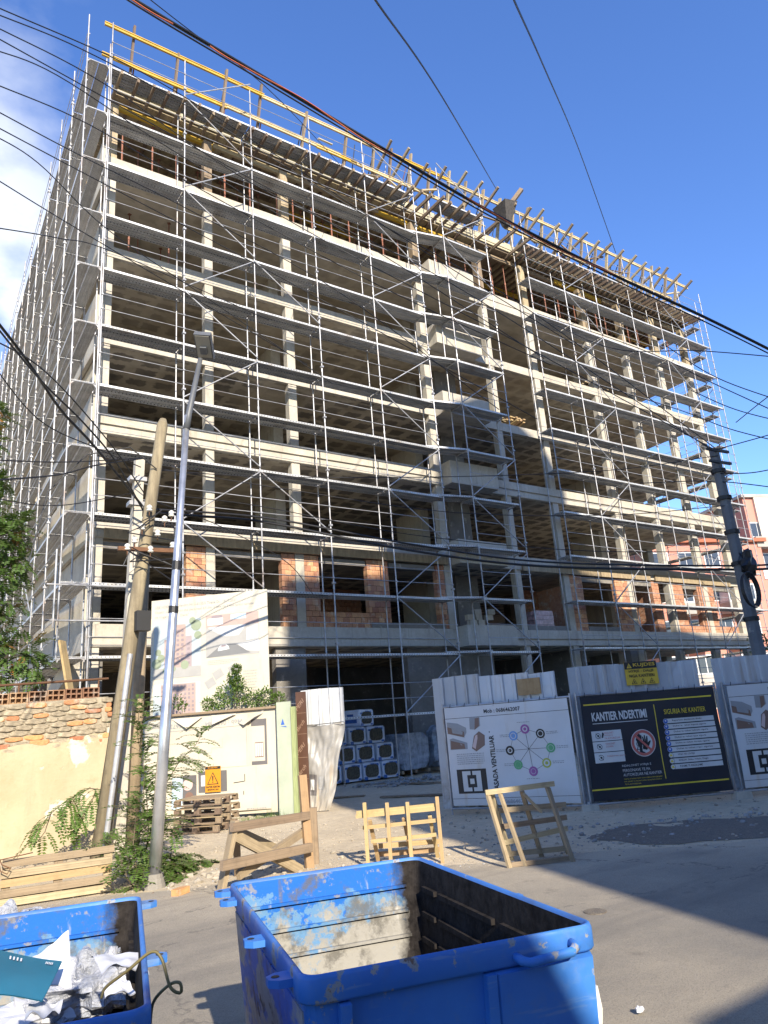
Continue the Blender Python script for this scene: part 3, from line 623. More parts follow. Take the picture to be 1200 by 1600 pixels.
W, Ht = L-.1, 1.78; cloth(T, NAVY, .05, .18, L-.05, 1.98, -.045)
p = Print(T, lambda x, z: wave1(x+.05, z+.18), -.045, None, .05, .18); X = lambda f: f*W; Z = lambda f: f*Ht
p.line('stripe', YEL, (X(.02), Z(.925)), (X(.975), Z(.925)), .025); p.line('stripe', YEL, (X(.0), Z(.105)), (X(.985), Z(.105)), .025); p.line('stripe', YEL, (X(.535), Z(.88)), (X(.535), Z(.16)), .014)
p.text('KANTIER NDERTIMI', PAPER, X(.07), Z(.76), X(.475), Z(.845), bold=.03); p.line('stripe', PAPER, (X(.07), Z(.735)), (X(.475), Z(.735)), .012)
for i in range(3):
    z = .565-.105*i; p.rect('notice', PAPER, X(.05), Z(z), X(.265), Z(z+.098)); p.ring('notice', INK, X(.095), Z(z+.05), .048, .04, 2); p.line('notice', INK, (X(.08), Z(z+.075)), (X(.11), Z(z+.025)), .008, 2); p.disc('notice', INK, X(.096), Z(z+.05), .02, 2, 6); 
    for j, tx in enumerate((('NDALOHET', 'HYRJA E', 'PA AUTORIZUAR'), ('NDALOHET', 'DUHANI'), ('Ndalohet zjarri',))[i]): p.text(tx, RED, X(.14), Z(z+.065-.026*j-(.015 if i == 2 else 0)), X(.14)+.011*len(tx)*2, Z(z+.083-.026*j-(.015 if i == 2 else 0)))
cx_, cz_ = X(.415), Z(.515); p.disc('prohibition_sign', PAPER, cx_, cz_, .235, 1, 36); p.ring('prohibition_sign', RED, cx_, cz_, .222, .175, 2, 36)
p.poly('prohibition_sign', INK, [(cx_-.03, cz_-.10), (cx_+.05, cz_-.125), (cx_+.11, cz_-.04), (cx_+.15, cz_+.03), (cx_+.12, cz_+.03), (cx_+.085, cz_), (cx_+.095, cz_+.11), (cx_+.072, cz_+.115), (cx_+.055, cz_+.02), (cx_+.048, cz_+.13), (cx_+.025, cz_+.13), (cx_+.03, cz_+.015), (cx_+.01, cz_+.11), (cx_-.012, cz_+.105), (cx_+.002, cz_-.005), (cx_-.035, cz_+.05), (cx_-.052, cz_+.035), (cx_-.015, cz_-.05)], 3)
p.ring('prohibition_sign', INK, cx_-.105, cz_-.01, .035, .026, 3, 14); p.line('prohibition_sign', INK, (cx_-.11, cz_-.045), (cx_-.14, cz_-.12), .012, 3); p.line('prohibition_sign', INK, (cx_-.10, cz_-.05), (cx_-.03, cz_-.06), .012, 3); p.line('prohibition_sign', INK, (cx_-.13, cz_-.1), (cx_-.06, cz_-.115), .01, 3)
p.line('prohibition_sign', RED, (cx_-.14, cz_+.14), (cx_+.14, cz_-.14), .04, 4)
for i, tx in enumerate(('NDALOHET HYRJA E', 'PERSONAVE TE PA', 'AUTORIZUAR NE KANTIER')): p.text(tx, PAPER, X(.235), Z(.295-.042*i), X(.235)+.034*len(tx), Z(.322-.042*i))
for i, tx in enumerate(('FIRMA E NDERTIMIT NUK MBAN PERGJEGJESI', 'PER DEMET E SHKAKTUARA NDAJ PERSONAVE', 'TE PA AUTORIZUAR')): p.text(tx, YEL, X(.235), Z(.178-.024*i), X(.235)+.0185*len(tx), Z(.190-.024*i))
p.text('SIGURIA NE KANTIER', YEL, X(.60), Z(.775), X(.915), Z(.825), bold=.005)
for i, tx in enumerate(('Raportoni aksidentet direkt', 'Duhet te vishen kepuce sigurie', 'Duhet te vishet helmeta sigurie', 'Duhet te vishen syze sigurie', 'Duhet te vishen doreza sigurie', 'Duhet te vishet rripi i sigurise', 'VINC NE LEVIZJE', 'RREZIK Shiko, Ndalo, Degjo', 'PUNIME TE RREZIKSHME')):
    z = .685-.0555*i; p.rect('safety_row', PAPER, X(.60), Z(z), X(.965), Z(z+.045)); p.text(tx, INK, X(.65), Z(z+.013), X(.65)+(.021*len(tx)), Z(z+.034), bold=.01)
    p.disc('safety_row', BLUE if i < 6 else PAPER, X(.60), Z(z+.022), .046, 2); p.ring('safety_row', PAPER if i < 6 else INK, X(.60), Z(z+.022), .046, .041, 3)
    if i < 6: p.disc('safety_row', PAPER, X(.60), Z(z+.026), .018, 3, 5+i)
    else: p.poly('safety_row', YEL, [(X(.60)-.03, Z(z+.012)), (X(.60)+.03, Z(z+.012)), (X(.60), Z(z+.04))], 3)
p.build()
sg = Thing('caution_sign', 'yellow and black caution plate screwed to the corrugated sheet above dark banner', 'sign', tuple(Vector((10.70, 9.42, 2.12))+Vector((.859, -.513, 0))*1.02+Vector((-.513, -.859, 0))*-.055), math.atan2(-1.36, 2.28))
GOLD = col('gold', (.60, .40, .04)); sg.part('plate', MB().box(0, -.012, 0, .62, 0, .42), GOLD)
p = Print(sg, None, -.014); p.rect('header', INK, 0, .29, .62, .42); p.text('KUJDES', GOLD, .17, .315, .59, .395, bold=.02); p.poly('header', GOLD, [(.04, .31), (.14, .31), (.09, .40)], 2); p.poly('header', INK, [(.082, .325), (.098, .325), (.093, .375), (.087, .375)], 3)
p.text('HYRJE - DALJE', INK, .07, .215, .55, .272, bold=.02); p.text('NGA KANTIERI', INK, .07, .135, .55, .192, bold=.02)
for i in range(3): p.poly('pictogram', INK, [(.09+.17*i, .02), (.20+.17*i, .02), (.145+.17*i, .115)], 2); p.poly('pictogram', GOLD, [(.105+.17*i, .029), (.185+.17*i, .029), (.145+.17*i, .098)], 3); p.disc('pictogram', INK, .145+.17*i, .052, .016, 4, 7)
p.build()
T, L = frame_fence('fence_panel', 'mesh fence panel with icon chart banner at the right picture edge', (13.17, 8.02), (15.35, 6.72), .5, -.07, 0, 0); fasada(T, L)
for i, (x, y, lab) in enumerate(((10.64, 9.40, 'concrete foot block between the round chart banner and the dark banner'), (13.05, 7.98, 'concrete foot block half buried in rubble at the dark banner right end'))):
    T = Thing('foot_block', lab, 'foot block', (x, y, 0), U(-.7, -.4)); T.part('block', MB().prism([(-.16, 0), (.16, 0), (.13, .15), (-.13, .15)], 'y', -.1, .1), CONC)
    T.part('socket', MB().tube((0, 0, .14), (0, 0, .19), .04, 8), STEEL)
# ================================================================ hoarding, billboard, gate
a, b = Vector((4.55, 18.35)), Vector((7.62, 15.42)); d = b-a; ang = math.atan2(d.y, d.x); Lh = d.length
T = Thing('plank_hoarding', 'cream site hoarding patched with torn printed banners and upside down phone number', 'hoarding', (a.x, a.y, 0), ang)
x = 0; k = 0
while x < Lh-.01:
    T.part('board', MB().box(x, 0, .12, min(x+1.06, Lh), .03, 2.33), SUNBAN); x += 1.07
T.stick('top_rail', (0, -.03, 2.33), (Lh, -.03, 2.33), .10, GREYWOOD, .05)
def wv2(x, z): return .012*math.sin(x*3.3+z*1.7)+.008*math.sin(z*7+x)
cloth(T, SUNBAN, 1.0, 1.12, 3.55, 2.24, -.05, 'torn_banner', wv2); cloth(T, SUNBAN, 1.3, .2, 4.05, 1.12, -.04, 'torn_banner', wv2)
p = Print(T, lambda x, z: wv2(x, z), -.055)
p.text('Mob : 0688684', GREYP, 2.55, 2.03, 3.42, 2.13, rot=180, bold=.02); p.text('46730', GREYP, 1.62, 2.03, 2.0, 2.13, rot=180, bold=.02); p.line('rule', GREYP, (1.0, 1.97), (3.5, 1.99), .01); p.line('rule', GREYP, (3.52, 1.15), (3.52, 2.0), .012)
for q in ([(2.4, 1.3), (2.4, 1.45), (2.7, 1.45), (2.7, 1.55), (2.95, 1.55), (2.95, 1.75)], [(2.1, 1.6), (2.1, 1.7), (2.35, 1.72)]):
    for i in range(len(q)-1): p.line('drawing', GREYP, q[i], q[i+1], .007)
p.build(); p = Print(T, lambda x, z: wv2(x, z), -.046)
DKP = col('dark_photo', (.13, .12, .12)); p.rect('picture', DKP, 2.38, .62, 3.05, 1.06); p.rect('picture', PAPER, 2.44, .75, 2.58, .98, 2); p.rect('picture', DKP, 2.0, .42, 2.33, 1.0); p.rect('picture', LB, 1.75, .3, 2.0, .96); p.disc('picture', BRN, 2.16, .55, .1, 2); p.disc('picture', PINKP, 2.12, .8, .12, 2); p.scribble(GREYP, 2.42, .28, 3.02, .58, 7)
p.line('drawing', INK, (3.2, .78), (3.45, .80), .014); p.line('drawing', INK, (3.46, .80), (3.46, .95), .014); p.line('drawing', INK, (3.43, .52), (3.43, .60), .016); p.scribble(GREYP, 3.5, .2, 3.95, .26, 1); p.build()
p = Print(T, None, -.012); p.rect('picture', DKP, 3.62, 1.05, 3.98, 2.1); p.rect('picture', SUNBAN, 3.62, 1.2, 3.93, 1.95, 2); p.rect('picture', BRN, 3.7, 1.28, 3.9, 1.6, 3)
for i in range(4): p.rect('picture', PAPER, 3.71+i*.048, 1.3, 3.745+i*.048, 1.58, 4)
p.build()
for (x0, z0, x1, z1, cx2, cz2) in ((1.75, 2.25, 2.5, 2.25, 2.15, 2.02), (2.7, 2.26, 3.3, 2.26, 2.75, 2.06), (3.35, 2.05, 3.95, 2.28, 3.5, 2.0)):
    T.part('torn_flap', MB().add([(x0, -.06, z0), (x1, -.10, z1), (cx2, -.16, cz2), (x0, -.07, z0-.01), (x1, -.11, z1-.01), (cx2, -.17, cz2-.01)], [(0, 1, 2), (5, 4, 3), (0, 3, 4, 1), (1, 4, 5, 2), (2, 5, 3, 0)]), SUNBAN)
lo = Vector((a.x, a.y, 0)); dv = Vector((math.cos(ang), math.sin(ang), 0)); nv = Vector((dv.y, -dv.x, 0))
def on_h(u, z, off): return tuple(lo+dv*u+nv*off+Vector((0, 0, z)))
sg = Thing('warning_sign', 'orange warning plate with exclamation triangle hung on the cream hoarding', 'sign', on_h(2.56, .62, .085), ang)
sg.part('plate', MB().box(0, -.01, 0, .36, 0, .54), ORNG); p = Print(sg, None, -.012); p.rect('header', INK, .005, .48, .355, .535); p.text('KUJDES', ORNG, .07, .49, .29, .525, 3, bold=.02)
p.poly('triangle', INK, [(.045, .16), (.315, .16), (.18, .42)], 1); p.poly('triangle', ORNG, [(.072, .176), (.288, .176), (.18, .388)], 2); p.poly('triangle', INK, [(.17, .235), (.19, .235), (.196, .335), (.164, .335)], 3); p.disc('triangle', INK, .18, .208, .014, 3, 8)
p.text('KANTIER NDERTIMI', INK, .02, .09, .34, .13, bold=.03); p.text('QENDRONI LARG', INK, .05, .03, .31, .07, bold=.03); p.build()
sg.stick('hanging_wire', (.18, 0, .54), (.18, .05, .68), .008, CABLE, kind='hex')
# green board, post and brown formwork sheet beside the opening
GREENB = simple('pale_green_board', (.40, .44, .34, 1), .6, amt=.12, scale=2); T = Thing('green_board', 'pale green board standing at the hoarding right end', 'board', (7.52, 15.28, 0), ang-.1); T.part('panel', MB().box(0, 0, .02, .34, .04, 2.42), GREENB)
p = Print(T, None, -.002); p.poly('sail_emblem', BLUE, [(.10, 1.93), (.19, 1.93), (.145, 2.06)]); p.poly('sail_emblem', BLUE, [(.09, 1.9), (.24, 1.87), (.22, 1.9)]); p.build()
T.stick('edge_post', (.40, .02, 0), (.40, .02, 2.3), .10, simple('green_timber', (.35, .40, .18, 1), .8, amt=.25))
BROWNF = simple('brown_film_plywood', (.105, .05, .03, 1), .5, amt=.2, scale=2); T = Thing('plywood_sheet', 'dark brown film faced plywood sheet printed with repeated maker lettering', 'plywood sheet', (7.97, 15.20, 0), ang-.15); T.part('sheet', MB().box(0, 0, .02, .25, .022, 2.62), BROWNF)
p = Print(T, None, -.002); PB = col('faded_lettering', (.30, .19, .13))
for i, (u, v, s_) in enumerate(((.05, 2.2, 'PERI'), (.06, 1.75, 'Birch'), (.03, 1.25, 'PERI'), (.05, .8, 'Birch'), (.03, .3, 'PERI'))):
    vs, fs = text_geo(s_, .01); p.mb('lettering', PB).add([p.P(u*.6+.17*x-.04*y, v+.20*x+.08*y, 1) for x, y in vs], fs); p.rect('lettering', PB, u*.5, v-.05, .24, v-.042)
p.build()
T = Thing('gate_leaf', 'crumpled corrugated gate leaf wrapped in a tattered grey plan banner', 'gate', (8.22, 15.42, 0), -.72)
gm = corrugated(0, 1.0, 1.85, 2.66, .02, .25, .05, .015); T.part('corrugated_sheet', gm, SHEET)
def gw(u, v): return (.02+(.96-.42*(1-v)**1.4)*u+.03*math.sin(v*8)*u, -.06-.04*math.sin(u*PI)-.018*math.sin(v*11+u*7)-.06*mnoise.noise(Vector((u*5, v*3, 1)))-.03*mnoise.noise(Vector((u*11, v*9, 4))), .05+v*1.82+.03*math.sin(u*9)*v)
T.part('tattered_banner', MB().grid(40, 60, gw), m_banner('tattered_cloth', (.26, .25, .235, 1), (.15, .145, .13, 1)), smooth=True)
p = Print(T); 
def gp(name, mat, u0, v0, u1, v1, l=1):
    p.mb(name, mat).grid(6, 6, lambda a_, b_: tuple(Vector(gw(u0+(u1-u0)*a_, v0+(v1-v0)*b_))-Vector((0, .006*l, 0))))
for q in ((.15, .66, .32, .665), (.15, .82, .32, .825), (.15, .66, .165, .82), (.31, .66, .325, .82), (.55, .72, .8, .725), (.55, .84, .8, .845), (.55, .72, .565, .84), (.79, .72, .805, .84)): gp('drawing', GREYP, *q)
gp('picture', DKP, .12, .18, .4, .42); gp('picture', GREYP, .45, .25, .62, .40); gp('picture', PAPER, .2, .24, .32, .36, 2); p.build()
T.stick('binding_wire', (0, -.13, 1.87), (1.0, -.13, 1.9), .014, CABLE, kind='hex')
# billboard behind the hoarding
q = nv*-.85; a2 = lo+q+dv*.75
T = Thing('site_billboard', 'tall cream building permit billboard with rendered views of pink blocks', 'billboard', tuple(a2), ang)
Lb = 3.05; T.part('board', MB().box(0, 0, 2.2, Lb, .03, 5.22), SUNBAN)
for x in (.25, 1.5, 2.8): T.stick('post', (x, .06, -.02), (x, .06, 5.1), .09, GREYWOOD)
p = Print(T, None, -.002)
p.text('LEJE NDERTIMI   Vendim Nr.U-6155/6 Tirane Dt . 19.11.2021', GREYP, .10, 4.98, 2.25, 5.07, bold=.015); p.text('Objekti : Godine banimi dhe sherbimesh 8,9 dhe 10 kate me 2 kate parkim nentoke', GREYP, .10, 4.86, 2.7, 4.94); p.text('ne rrugen "Ali       Dacia"', GREYP, .10, 4.74, 1.0, 4.82)
PSKY = col('print_sky', (.40, .45, .46)); PPNK = col('print_pink', (.42, .31, .27)); PGRN = col('print_green', (.27, .31, .21)); PROAD = col('print_road', (.19, .19, .19)); PWIN = col('print_window', (.28, .23, .24)); PSH = col('print_shade', (.36, .35, .33)); PLIL = col('print_lilac', (.36, .29, .29))
p.rect('rendered_view', PSKY, .08, 3.32, 1.32, 4.68); p.rect('rendered_view', PSH, .08, 3.25, 1.32, 3.5, 2)
p.rect('rendered_view', PPNK, .36, 3.5, .52, 4.2, 2); p.rect('rendered_view', PPNK, .52, 3.5, .92, 4.55, 2); p.rect('rendered_view', PLIL, .92, 3.5, 1.08, 4.25, 2)
for i in range(8):
    for u in (.40, .56, .68, .80, .96): 
        if 3.6+i*.115 < (4.15 if u in (.40, .96) else 4.5): p.rect('rendered_view', PWIN, u, 3.56+i*.115, u+.07, 3.62+i*.115, 3)
for c_, r_ in (((.16, 3.62), .13), ((.28, 3.75), .10), ((.20, 3.9), .08), ((1.2, 4.5), .14), ((1.1, 4.62), .09), ((1.24, 4.25), .10), ((.6, 3.47), .07), ((.9, 3.55), .11), ((.4, 3.45), .08)): p.disc('rendered_view', PGRN, c_[0], c_[1], r_, 4, 9)
p.rect('rendered_view', PSH, 1.45, 3.66, 2.82, 4.70); p.rect('rendered_view', PPNK, 1.45, 4.40, 2.82, 4.70, 2); p.rect('rendered_view', LB, 2.1, 4.55, 2.5, 4.68, 3); p.rect('rendered_view', PAPER, 1.5, 4.45, 1.9, 4.62, 3); p.rect('rendered_view', PWIN, 1.6, 4.62, 1.88, 4.69, 3); p.poly('rendered_view', PAPER, [(1.9, 4.15), (2.3, 4.15), (2.5, 4.4), (1.5, 4.4)], 2); p.poly('rendered_view', PROAD, [(1.45, 3.66), (2.6, 3.70), (2.2, 3.95), (1.85, 3.95)], 2); p.poly('rendered_view', PAPER, [(2.82, 3.72), (2.82, 4.0), (2.3, 3.95), (2.25, 3.95), (2.5, 3.76)], 3)
p.poly('rendered_view', PAPER, [(1.76, 3.80), (2.06, 3.83), (2.04, 3.90), (1.98, 3.96), (1.84, 3.95), (1.77, 3.87)], 4); p.poly('rendered_view', PWIN, [(1.84, 3.89), (1.98, 3.90), (1.96, 3.945), (1.86, 3.94)], 5); p.poly('rendered_view', LB, [(2.5, 4.0), (2.8, 4.05), (2.8, 4.38), (2.5, 4.3)], 3)
p.rect('rendered_view', PSKY, .08, 2.35, 1.3, 3.12); p.rect('rendered_view', PPNK, .28, 2.3, 1.18, 3.1, 2)
for i in range(8):
    for j in range(9): p.rect('rendered_view', PWIN if (i*3+j) % 4 else PLIL, .30+j*.098, 2.34+i*.096, .355+j*.098, 2.40+i*.096, 3)
for q_ in ((1.5, 2.9), (1.7, 3.1), (1.95, 2.75), (2.1, 3.2)): p.poly('site_plan', PSH, [(q_[0], q_[1]), (q_[0]+.22, q_[1]+.12), (q_[0]+.12, q_[1]+.30), (q_[0]-.1, q_[1]+.18)], 1)
p.line('site_plan', GREYP, (1.5, 2.62), (1.95, 2.62), .008); p.scribble(PSH, 1.5, 3.48, 2.3, 3.60, 3); p.scribble(PSH, 2.4, 2.7, 2.75, 3.3, 9); p.text('INVEST', GREYP, 1.42, 2.27, 1.68, 2.33, bold=.03); p.build()
# ================================================================ old boundary wall
T = Thing('boundary_wall', 'old plastered wall with exposed brick courses and a row of hollow blocks on top', 'wall', (2, 14.8, 0))
wy = lambda x: 14.80+.07*(x-2)
wt = lambda x: 2.70+.045*(x-2)
def m_plaster():
    s = Mat('ochre_plaster'); a = s.noise(.9, detail=7); b = s.noise(5, detail=7, rough=.7); st = s.noise(1, stretch=(2.5, 2.5, .4), detail=6); x, y, z = s.xyz()
    c = s.mix(s.ramp(a, .3, .7), (.36, .295, .18, 1), (.46, .385, .255, 1)); c = s.mix(s.ramp(st, .55, .75, 0, .5), c, (.30, .245, .155, 1)); c = s.mix(s.ramp(b, .55, .8, 0, .5), c, (.27, .19, .09, 1))
    pt = s.math('ADD', s.noise(.85, off=(2.3, 0, 1.2), detail=6), s.ramp(z, 1.2, 2.2, -.12, .10))
    c = s.mix(s.ramp(pt, .565, .585), c, (.54, .49, .39, 1)); c = s.mix(s.ramp(z, .5, 0, 0, .5), c, (.40, .33, .23, 1)); s.bump(s.math('ADD', b, s.ramp(pt, .56, .58, .35, 0)), .7, .02); return s.done(c, .95)
PLAST = m_plaster()
pl = MB(); nx_ = 80
def pf_(u, v):
    x = -4+u*7.75; top = wt(x)-.82+.10*mnoise.noise(Vector((x*1.3, 0, 4)))+.05*mnoise.noise(Vector((x*5, 0, 4)))
    return (x-2, wy(x)-14.8-.012*mnoise.noise(Vector((x*1.5, v*3, 0)))-.238, v*top)
pl.grid(80, 24, pf_); T.part('plaster', pl, PLAST, smooth=True)
T.part('core', MB().add([(-6, wy(-4)-14.8-.205, 0), (1.74, wy(3.74)-14.8-.205, 0), (1.74, wy(3.74)-14.8+.16, 0), (-6, wy(-4)-14.8+.16, 0), (-6, wy(-4)-14.8-.205, wt(-4)-.12), (1.74, wy(3.74)-14.8-.205, wt(3.74)-.12), (1.74, wy(3.74)-14.8+.16, wt(3.74)-.12), (-6, wy(-4)-14.8+.16, wt(-4)-.12)], [(3,2,1,0),(4,5,6,7),(0,1,5,4),(1,2,6,5),(2,3,7,6),(3,0,4,7)]), MORTAR)
bx = MB().box(-.5, -.5, 0, .5, .5, 1)
def rock_mesh(i):
    m_ = MB().grid(6, 4, lambda u, v: (0, 0, 0)); m_.v = []; m_.f = []
    m_.blob((0, 0, .5), (.74, .74, .74), i*3.1, .22, 12, 8, 1.6); m_.v = [tuple(max(-.5, min(.5, c)) if k < 2 else max(0, min(1, c)) for k, c in enumerate(v)) for v in m_.v]; return m_
WB = [rock_mesh(i).mesh('wall_brick', OLDBRICK, False) for i in range(4)]
MB_ = simple('limed_brick', (.42, .35, .245, 1), .95, amt=.3, scale=4, var=.15, bump=.5); WB2 = [rock_mesh(i+9).mesh('limed_brick', MB_, False) for i in range(4)]
for row in range(9):
    x = -1.6-U(0, .3)
    while x < 3.68:
        L = U(.20, .36); z = wt(x)-.12-.092*(row+1); red = U(0, 1) < (.36 if row > 1 else .2)
        if row > 9: x += L; continue
        o = link('brick', random.choice(WB if red else WB2), T.o, (x+L/2-2, wy(x)-14.8-.145+U(-.012, .008), z+U(-.008, .008)), .07+U(-.04, .04)); o.scale = (min(L, 3.7-x+.05)*.97, .16, .083*U(.85, 1.1)); x += L
# lattice blocks
hb = MB(); w_, h_ = .30, .20
for x in (0, .09, .19, .282): hb.box(x, 0, 0, x+.018, .14, h_)
for z in (0, .09, .182): hb.box(0, .001, z, .30, .139, z+.018)
hb.box(.02, .10, .02, .28, .12, .18)
HB = hb.mesh('hollow_block', m_brick('hollow_block', (.22, .115, .06, 1), (.34, .20, .11, 1)))
x = -1.7
while x < 3.4:
    o = link('hollow_block', HB, T.o, (x-2, wy(x)-14.8-.12, wt(x)-.115), .07); x += .312
T.stick('pipe_rail', (-4-2, wy(-4)-14.8, wt(-4)+.23), (3.78-2, wy(3.7)-14.8, wt(3.78)+.23), .045, RUST, kind='tube')
for x in (-1, .6, 2.2, 3.6): T.stick('rail_stub', (x-2, wy(x)-14.8, wt(x)+.05), (x-2, wy(x)-14.8, wt(x)+.23), .03, RUST, kind='tube')
T = Thing('leaning_plank', 'long pale timber plank leaning at the building corner behind the wall', 'plank', (4.25, 19.6, 0)); T.stick('plank', (.35, .1, .6), (-.32, .6, 4.45), .32, PINE, .06)
# ================================================================ poles
wb_ = atZ(153, 1350); wt_ = atD(255, 655, 13.4); T = Thing('wooden_pole', 'weathered wooden utility pole leaning right with conduit and insulators', 'utility pole', tuple(wb_))
WP = m_wood('pole_wood', (.15, .115, .075, 1), (.29, .23, .15, 1), 0); top = wt_-wb_
T.part('shaft', MB().path([(0, 0, 0), top*.5, top*.985, top], [.135, .12, .10, .06], 10), WP, smooth=True)
T.stick('conduit', Vector((.05, -.17, .2)), top*.42+Vector((-.02, -.17, 0)), .09, STEEL, kind='tube')
T.part('meter_box', MB().box(-.12, -.1, 0, .12, .08, .34), DARK, loc=top*.47+Vector((.12, -.18, 0)))
PORC = simple('porcelain', (.70, .67, .60, 1), .25)
for i in range(9):
    c = top*(.66+.025*(i % 4))+Vector((-.35+.1*i, -.22, U(-.15, .15))); ins = MB()
    ins.path([(0, 0, 0), (0, 0, .02), (0, 0, .05), (0, 0, .06), (0, 0, .09), (0, 0, .12)], [.035, .06, .035, .055, .05, .02], 8); T.part('insulator', ins, PORC, smooth=True, loc=c); T.stick('pin', c-Vector((0, 0, .08)), c+Vector((0, 0, .01)), .02, RUST, kind='hex')
T.stick('crossarm', top*.655+Vector((-.5, -.2, 0)), top*.655+Vector((.6, -.2, .03)), .07, RUST)
for k in range(7):
    a0 = top*U(.6, .76); T.part('tail_wire', MB().path([a0+Vector((U(-.1, .1), -.15, 0)), a0+Vector((U(-.5, .5), -.3, U(-.3, .2))), a0+Vector((U(-.6, .6), -.25, U(-.5, .5)))], .012, 5), CABLE)
lp = [top*.86+Vector((-.02, -.13, 0)), top*.84+Vector((-.5, -.15, .5)), top*.80+Vector((-1.2, -.15, .55)), top*.76+Vector((-1.75, -.15, .1)), top*.68+Vector((-1.9, -.15, -.5))]
T.part('loop_wire', MB().path(lp, .012, 5), CABLE)
T = Thing('concrete_pole', 'slim square pale concrete pole between the wooden pole and the lamp post', 'utility pole', (3.66, 13.56, 0))
T.part('shaft', MB().add([(-.10,-.1,0),(.10,-.1,0),(.10,.1,0),(-.10,.1,0),(.13,-.13,7.05),(.30,-.13,7.05),(.30,.03,7.05),(.13,.03,7.05)], [(3,2,1,0),(4,5,6,7),(0,1,5,4),(1,2,6,5),(2,3,7,6),(3,0,4,7)]), CONC)
for z in (6.1, 6.6): T.part('clamp', MB().box(.02, -.16, z, .34, .07, z+.08), STEEL)
T = Thing('grey_pole', 'dark slim pole standing behind the concrete pole in the saplings', 'utility pole', (4.16, 14.5, 0)); T.part('shaft', MB().path([(0, 0, 0), (.14, 0, 5.2)], [.13, .11], 10), GREYWOOD, smooth=True)
T = Thing('street_lamp', 'shiny galvanised street lamp post with a dark bracket and square lamp head', 'street lamp', (3.17, 10.03, 0))
BRIGHT = m_steel('bright_galvanised', (.62, .63, .65, 1), .75, .3); top = Vector((.37, -.13, 6.45))
T.part('post', MB().path([(0, 0, 0), top*.35, top*.352, top*.7, top*.702, top], [.082, .070, .064, .056, .050, .045], 14), BRIGHT, smooth=True)
T.part('collar', MB().tube((0, 0, .0), (0, 0, .06), .15, 16).tube((0, 0, .06), (0, 0, .12), .135, 16).tube((0, 0, .12), (0, 0, .17), .12, 16), simple('collar_grey', (.26, .24, .21, 1), .6))
ARMC = simple('dark_bracket', (.10, .105, .115, 1), .5); end = Vector((.55, -.21, 7.42))
T.part('bracket', MB().path([top-Vector((.012, 0, .22)), top+Vector((.02, -.005, .02)), end], [.055, .05, .036], 8), ARMC, smooth=True)
hd = T.part('lamp_head', MB().box(-.13, -.30, -.02, .13, .14, .07).box(-.05, -.1, -.07, .05, .02, -.02), ARMC, loc=end+Vector((.05, -.05, .12))); hd.rotation_euler = (-.5, .15, -.6)
T.part('lens', MB().box(-.11, -.28, -.028, .11, .10, -.021), simple('lamp_lens', (.30, .29, .25, 1), .3), parent=hd)
T.part('cable_band', MB().tube(top*.63, top*.65, .063, 10), DARK); T.part('cable_band', MB().tube(top*.535, top*.55, .066, 10), DARK)
rb_ = atD(1187, 1025, 18.5); rt_ = atD(1115, 703, 18.5); dd = rt_-rb_; base = rb_-dd*(rb_.z/dd.z)
T = Thing('dark_pole', 'dark grey concrete utility pole behind the fence carrying a coil of black cable', 'utility pole', tuple(base)); DKC = m_concrete('dark_concrete', (.10, .11, .125, 1), (.16, .165, .175, 1)); tp = rt_-base
T.part('shaft', MB().path([(0, 0, 0), tp], [.165, .115], 8), DKC)
for f in (.45, .62, .72, .83, .92): T.part('band', MB().tube(tp*f, tp*(f+.012), .17, 10), DARK)
kc = tp*.535+Vector((-.35, -.28, 0)); 
for j in range(4): T.part('cable_coil', MB().path([kc+Vector((.30*math.cos(a), -.02*j, .36*math.sin(a)))*(1+.04*j) for a in [2*PI*k/22 for k in range(23)]], .016, 6, False), CABLE)
T.part('junction', MB().blob(tp*.62+Vector((.0, -.2, 0)), (.24, .16, .32), 3, .6, 12, 9, 3), CABLE)
for zf in (.99, .95): T.stick('crossarm', tp*zf+Vector((-.45, -.1, 0)), tp*zf+Vector((.45, -.1, .05)), .06, DARK)
# ================================================================ wires
def wire(label, pts, r, mat=CABLE, group='overhead cables', name='cable', sag=0):
    P3 = [atD(x, y, d) for x, y, d in pts]; out = []
    n = 8
    ext = [P3[0]*2-P3[1]]+P3+[P3[-1]*2-P3[-2]]
    for i in range(1, len(ext)-2):
        p0, p1, p2, p3 = ext[i-1:i+3]
        for k in range(n):
            t = k/n; out.append(.5*((2*p1)+(p2-p0)*t+(2*p0-5*p1+4*p2-p3)*t*t+(3*p1-p0-3*p2+p3)*t**3))
    out.append(P3[-1]); o = P3[0].copy(); me = MB().path([v-o for v in out], r, 5, False).mesh(name, mat, True)
    ob = link(name, me, None, o); tag(ob, label, 'cable', group); return out
REDW = simple('orange_cable', (.50, .13, .06, 1), .5)
main = [(150, -40, 9), (235, 15, 9.3), (400, 113, 10.5), (570, 215, 12), (765, 330, 13.8), (960, 430, 15.6), (1100, 495, 17), (1260, 575, 18.5)]
wire('thick black twisted cable sweeping across the sky above the roof', main, .034)
wire('orange insulated cable wound along the thick cable above the roof', [(x, y+3*math.sin(i*2.3)+1, d-.05) for i, (x, y, d) in enumerate([(x, y, d) for x, y, d in [(150, -40, 9), (235, 15, 9.3), (300, 55, 9.8), (350, 84, 10.1), (400, 113, 10.5), (480, 160, 11.2), (570, 215, 12), (660, 268, 12.9), (765, 330, 13.8), (860, 380, 14.7), (960, 430, 15.6)]])], .014, REDW)
wire('thin black wire just below the thick twisted cable', [(x, y+7, d-.1) for x, y, d in main], .016)
wire('thin wire crossing the upper left sky towards the thick cable', [(210, -20, 10), (300, 50, 11), (420, 140, 13), (520, 245, 22), (545, 275, 27)], .010)
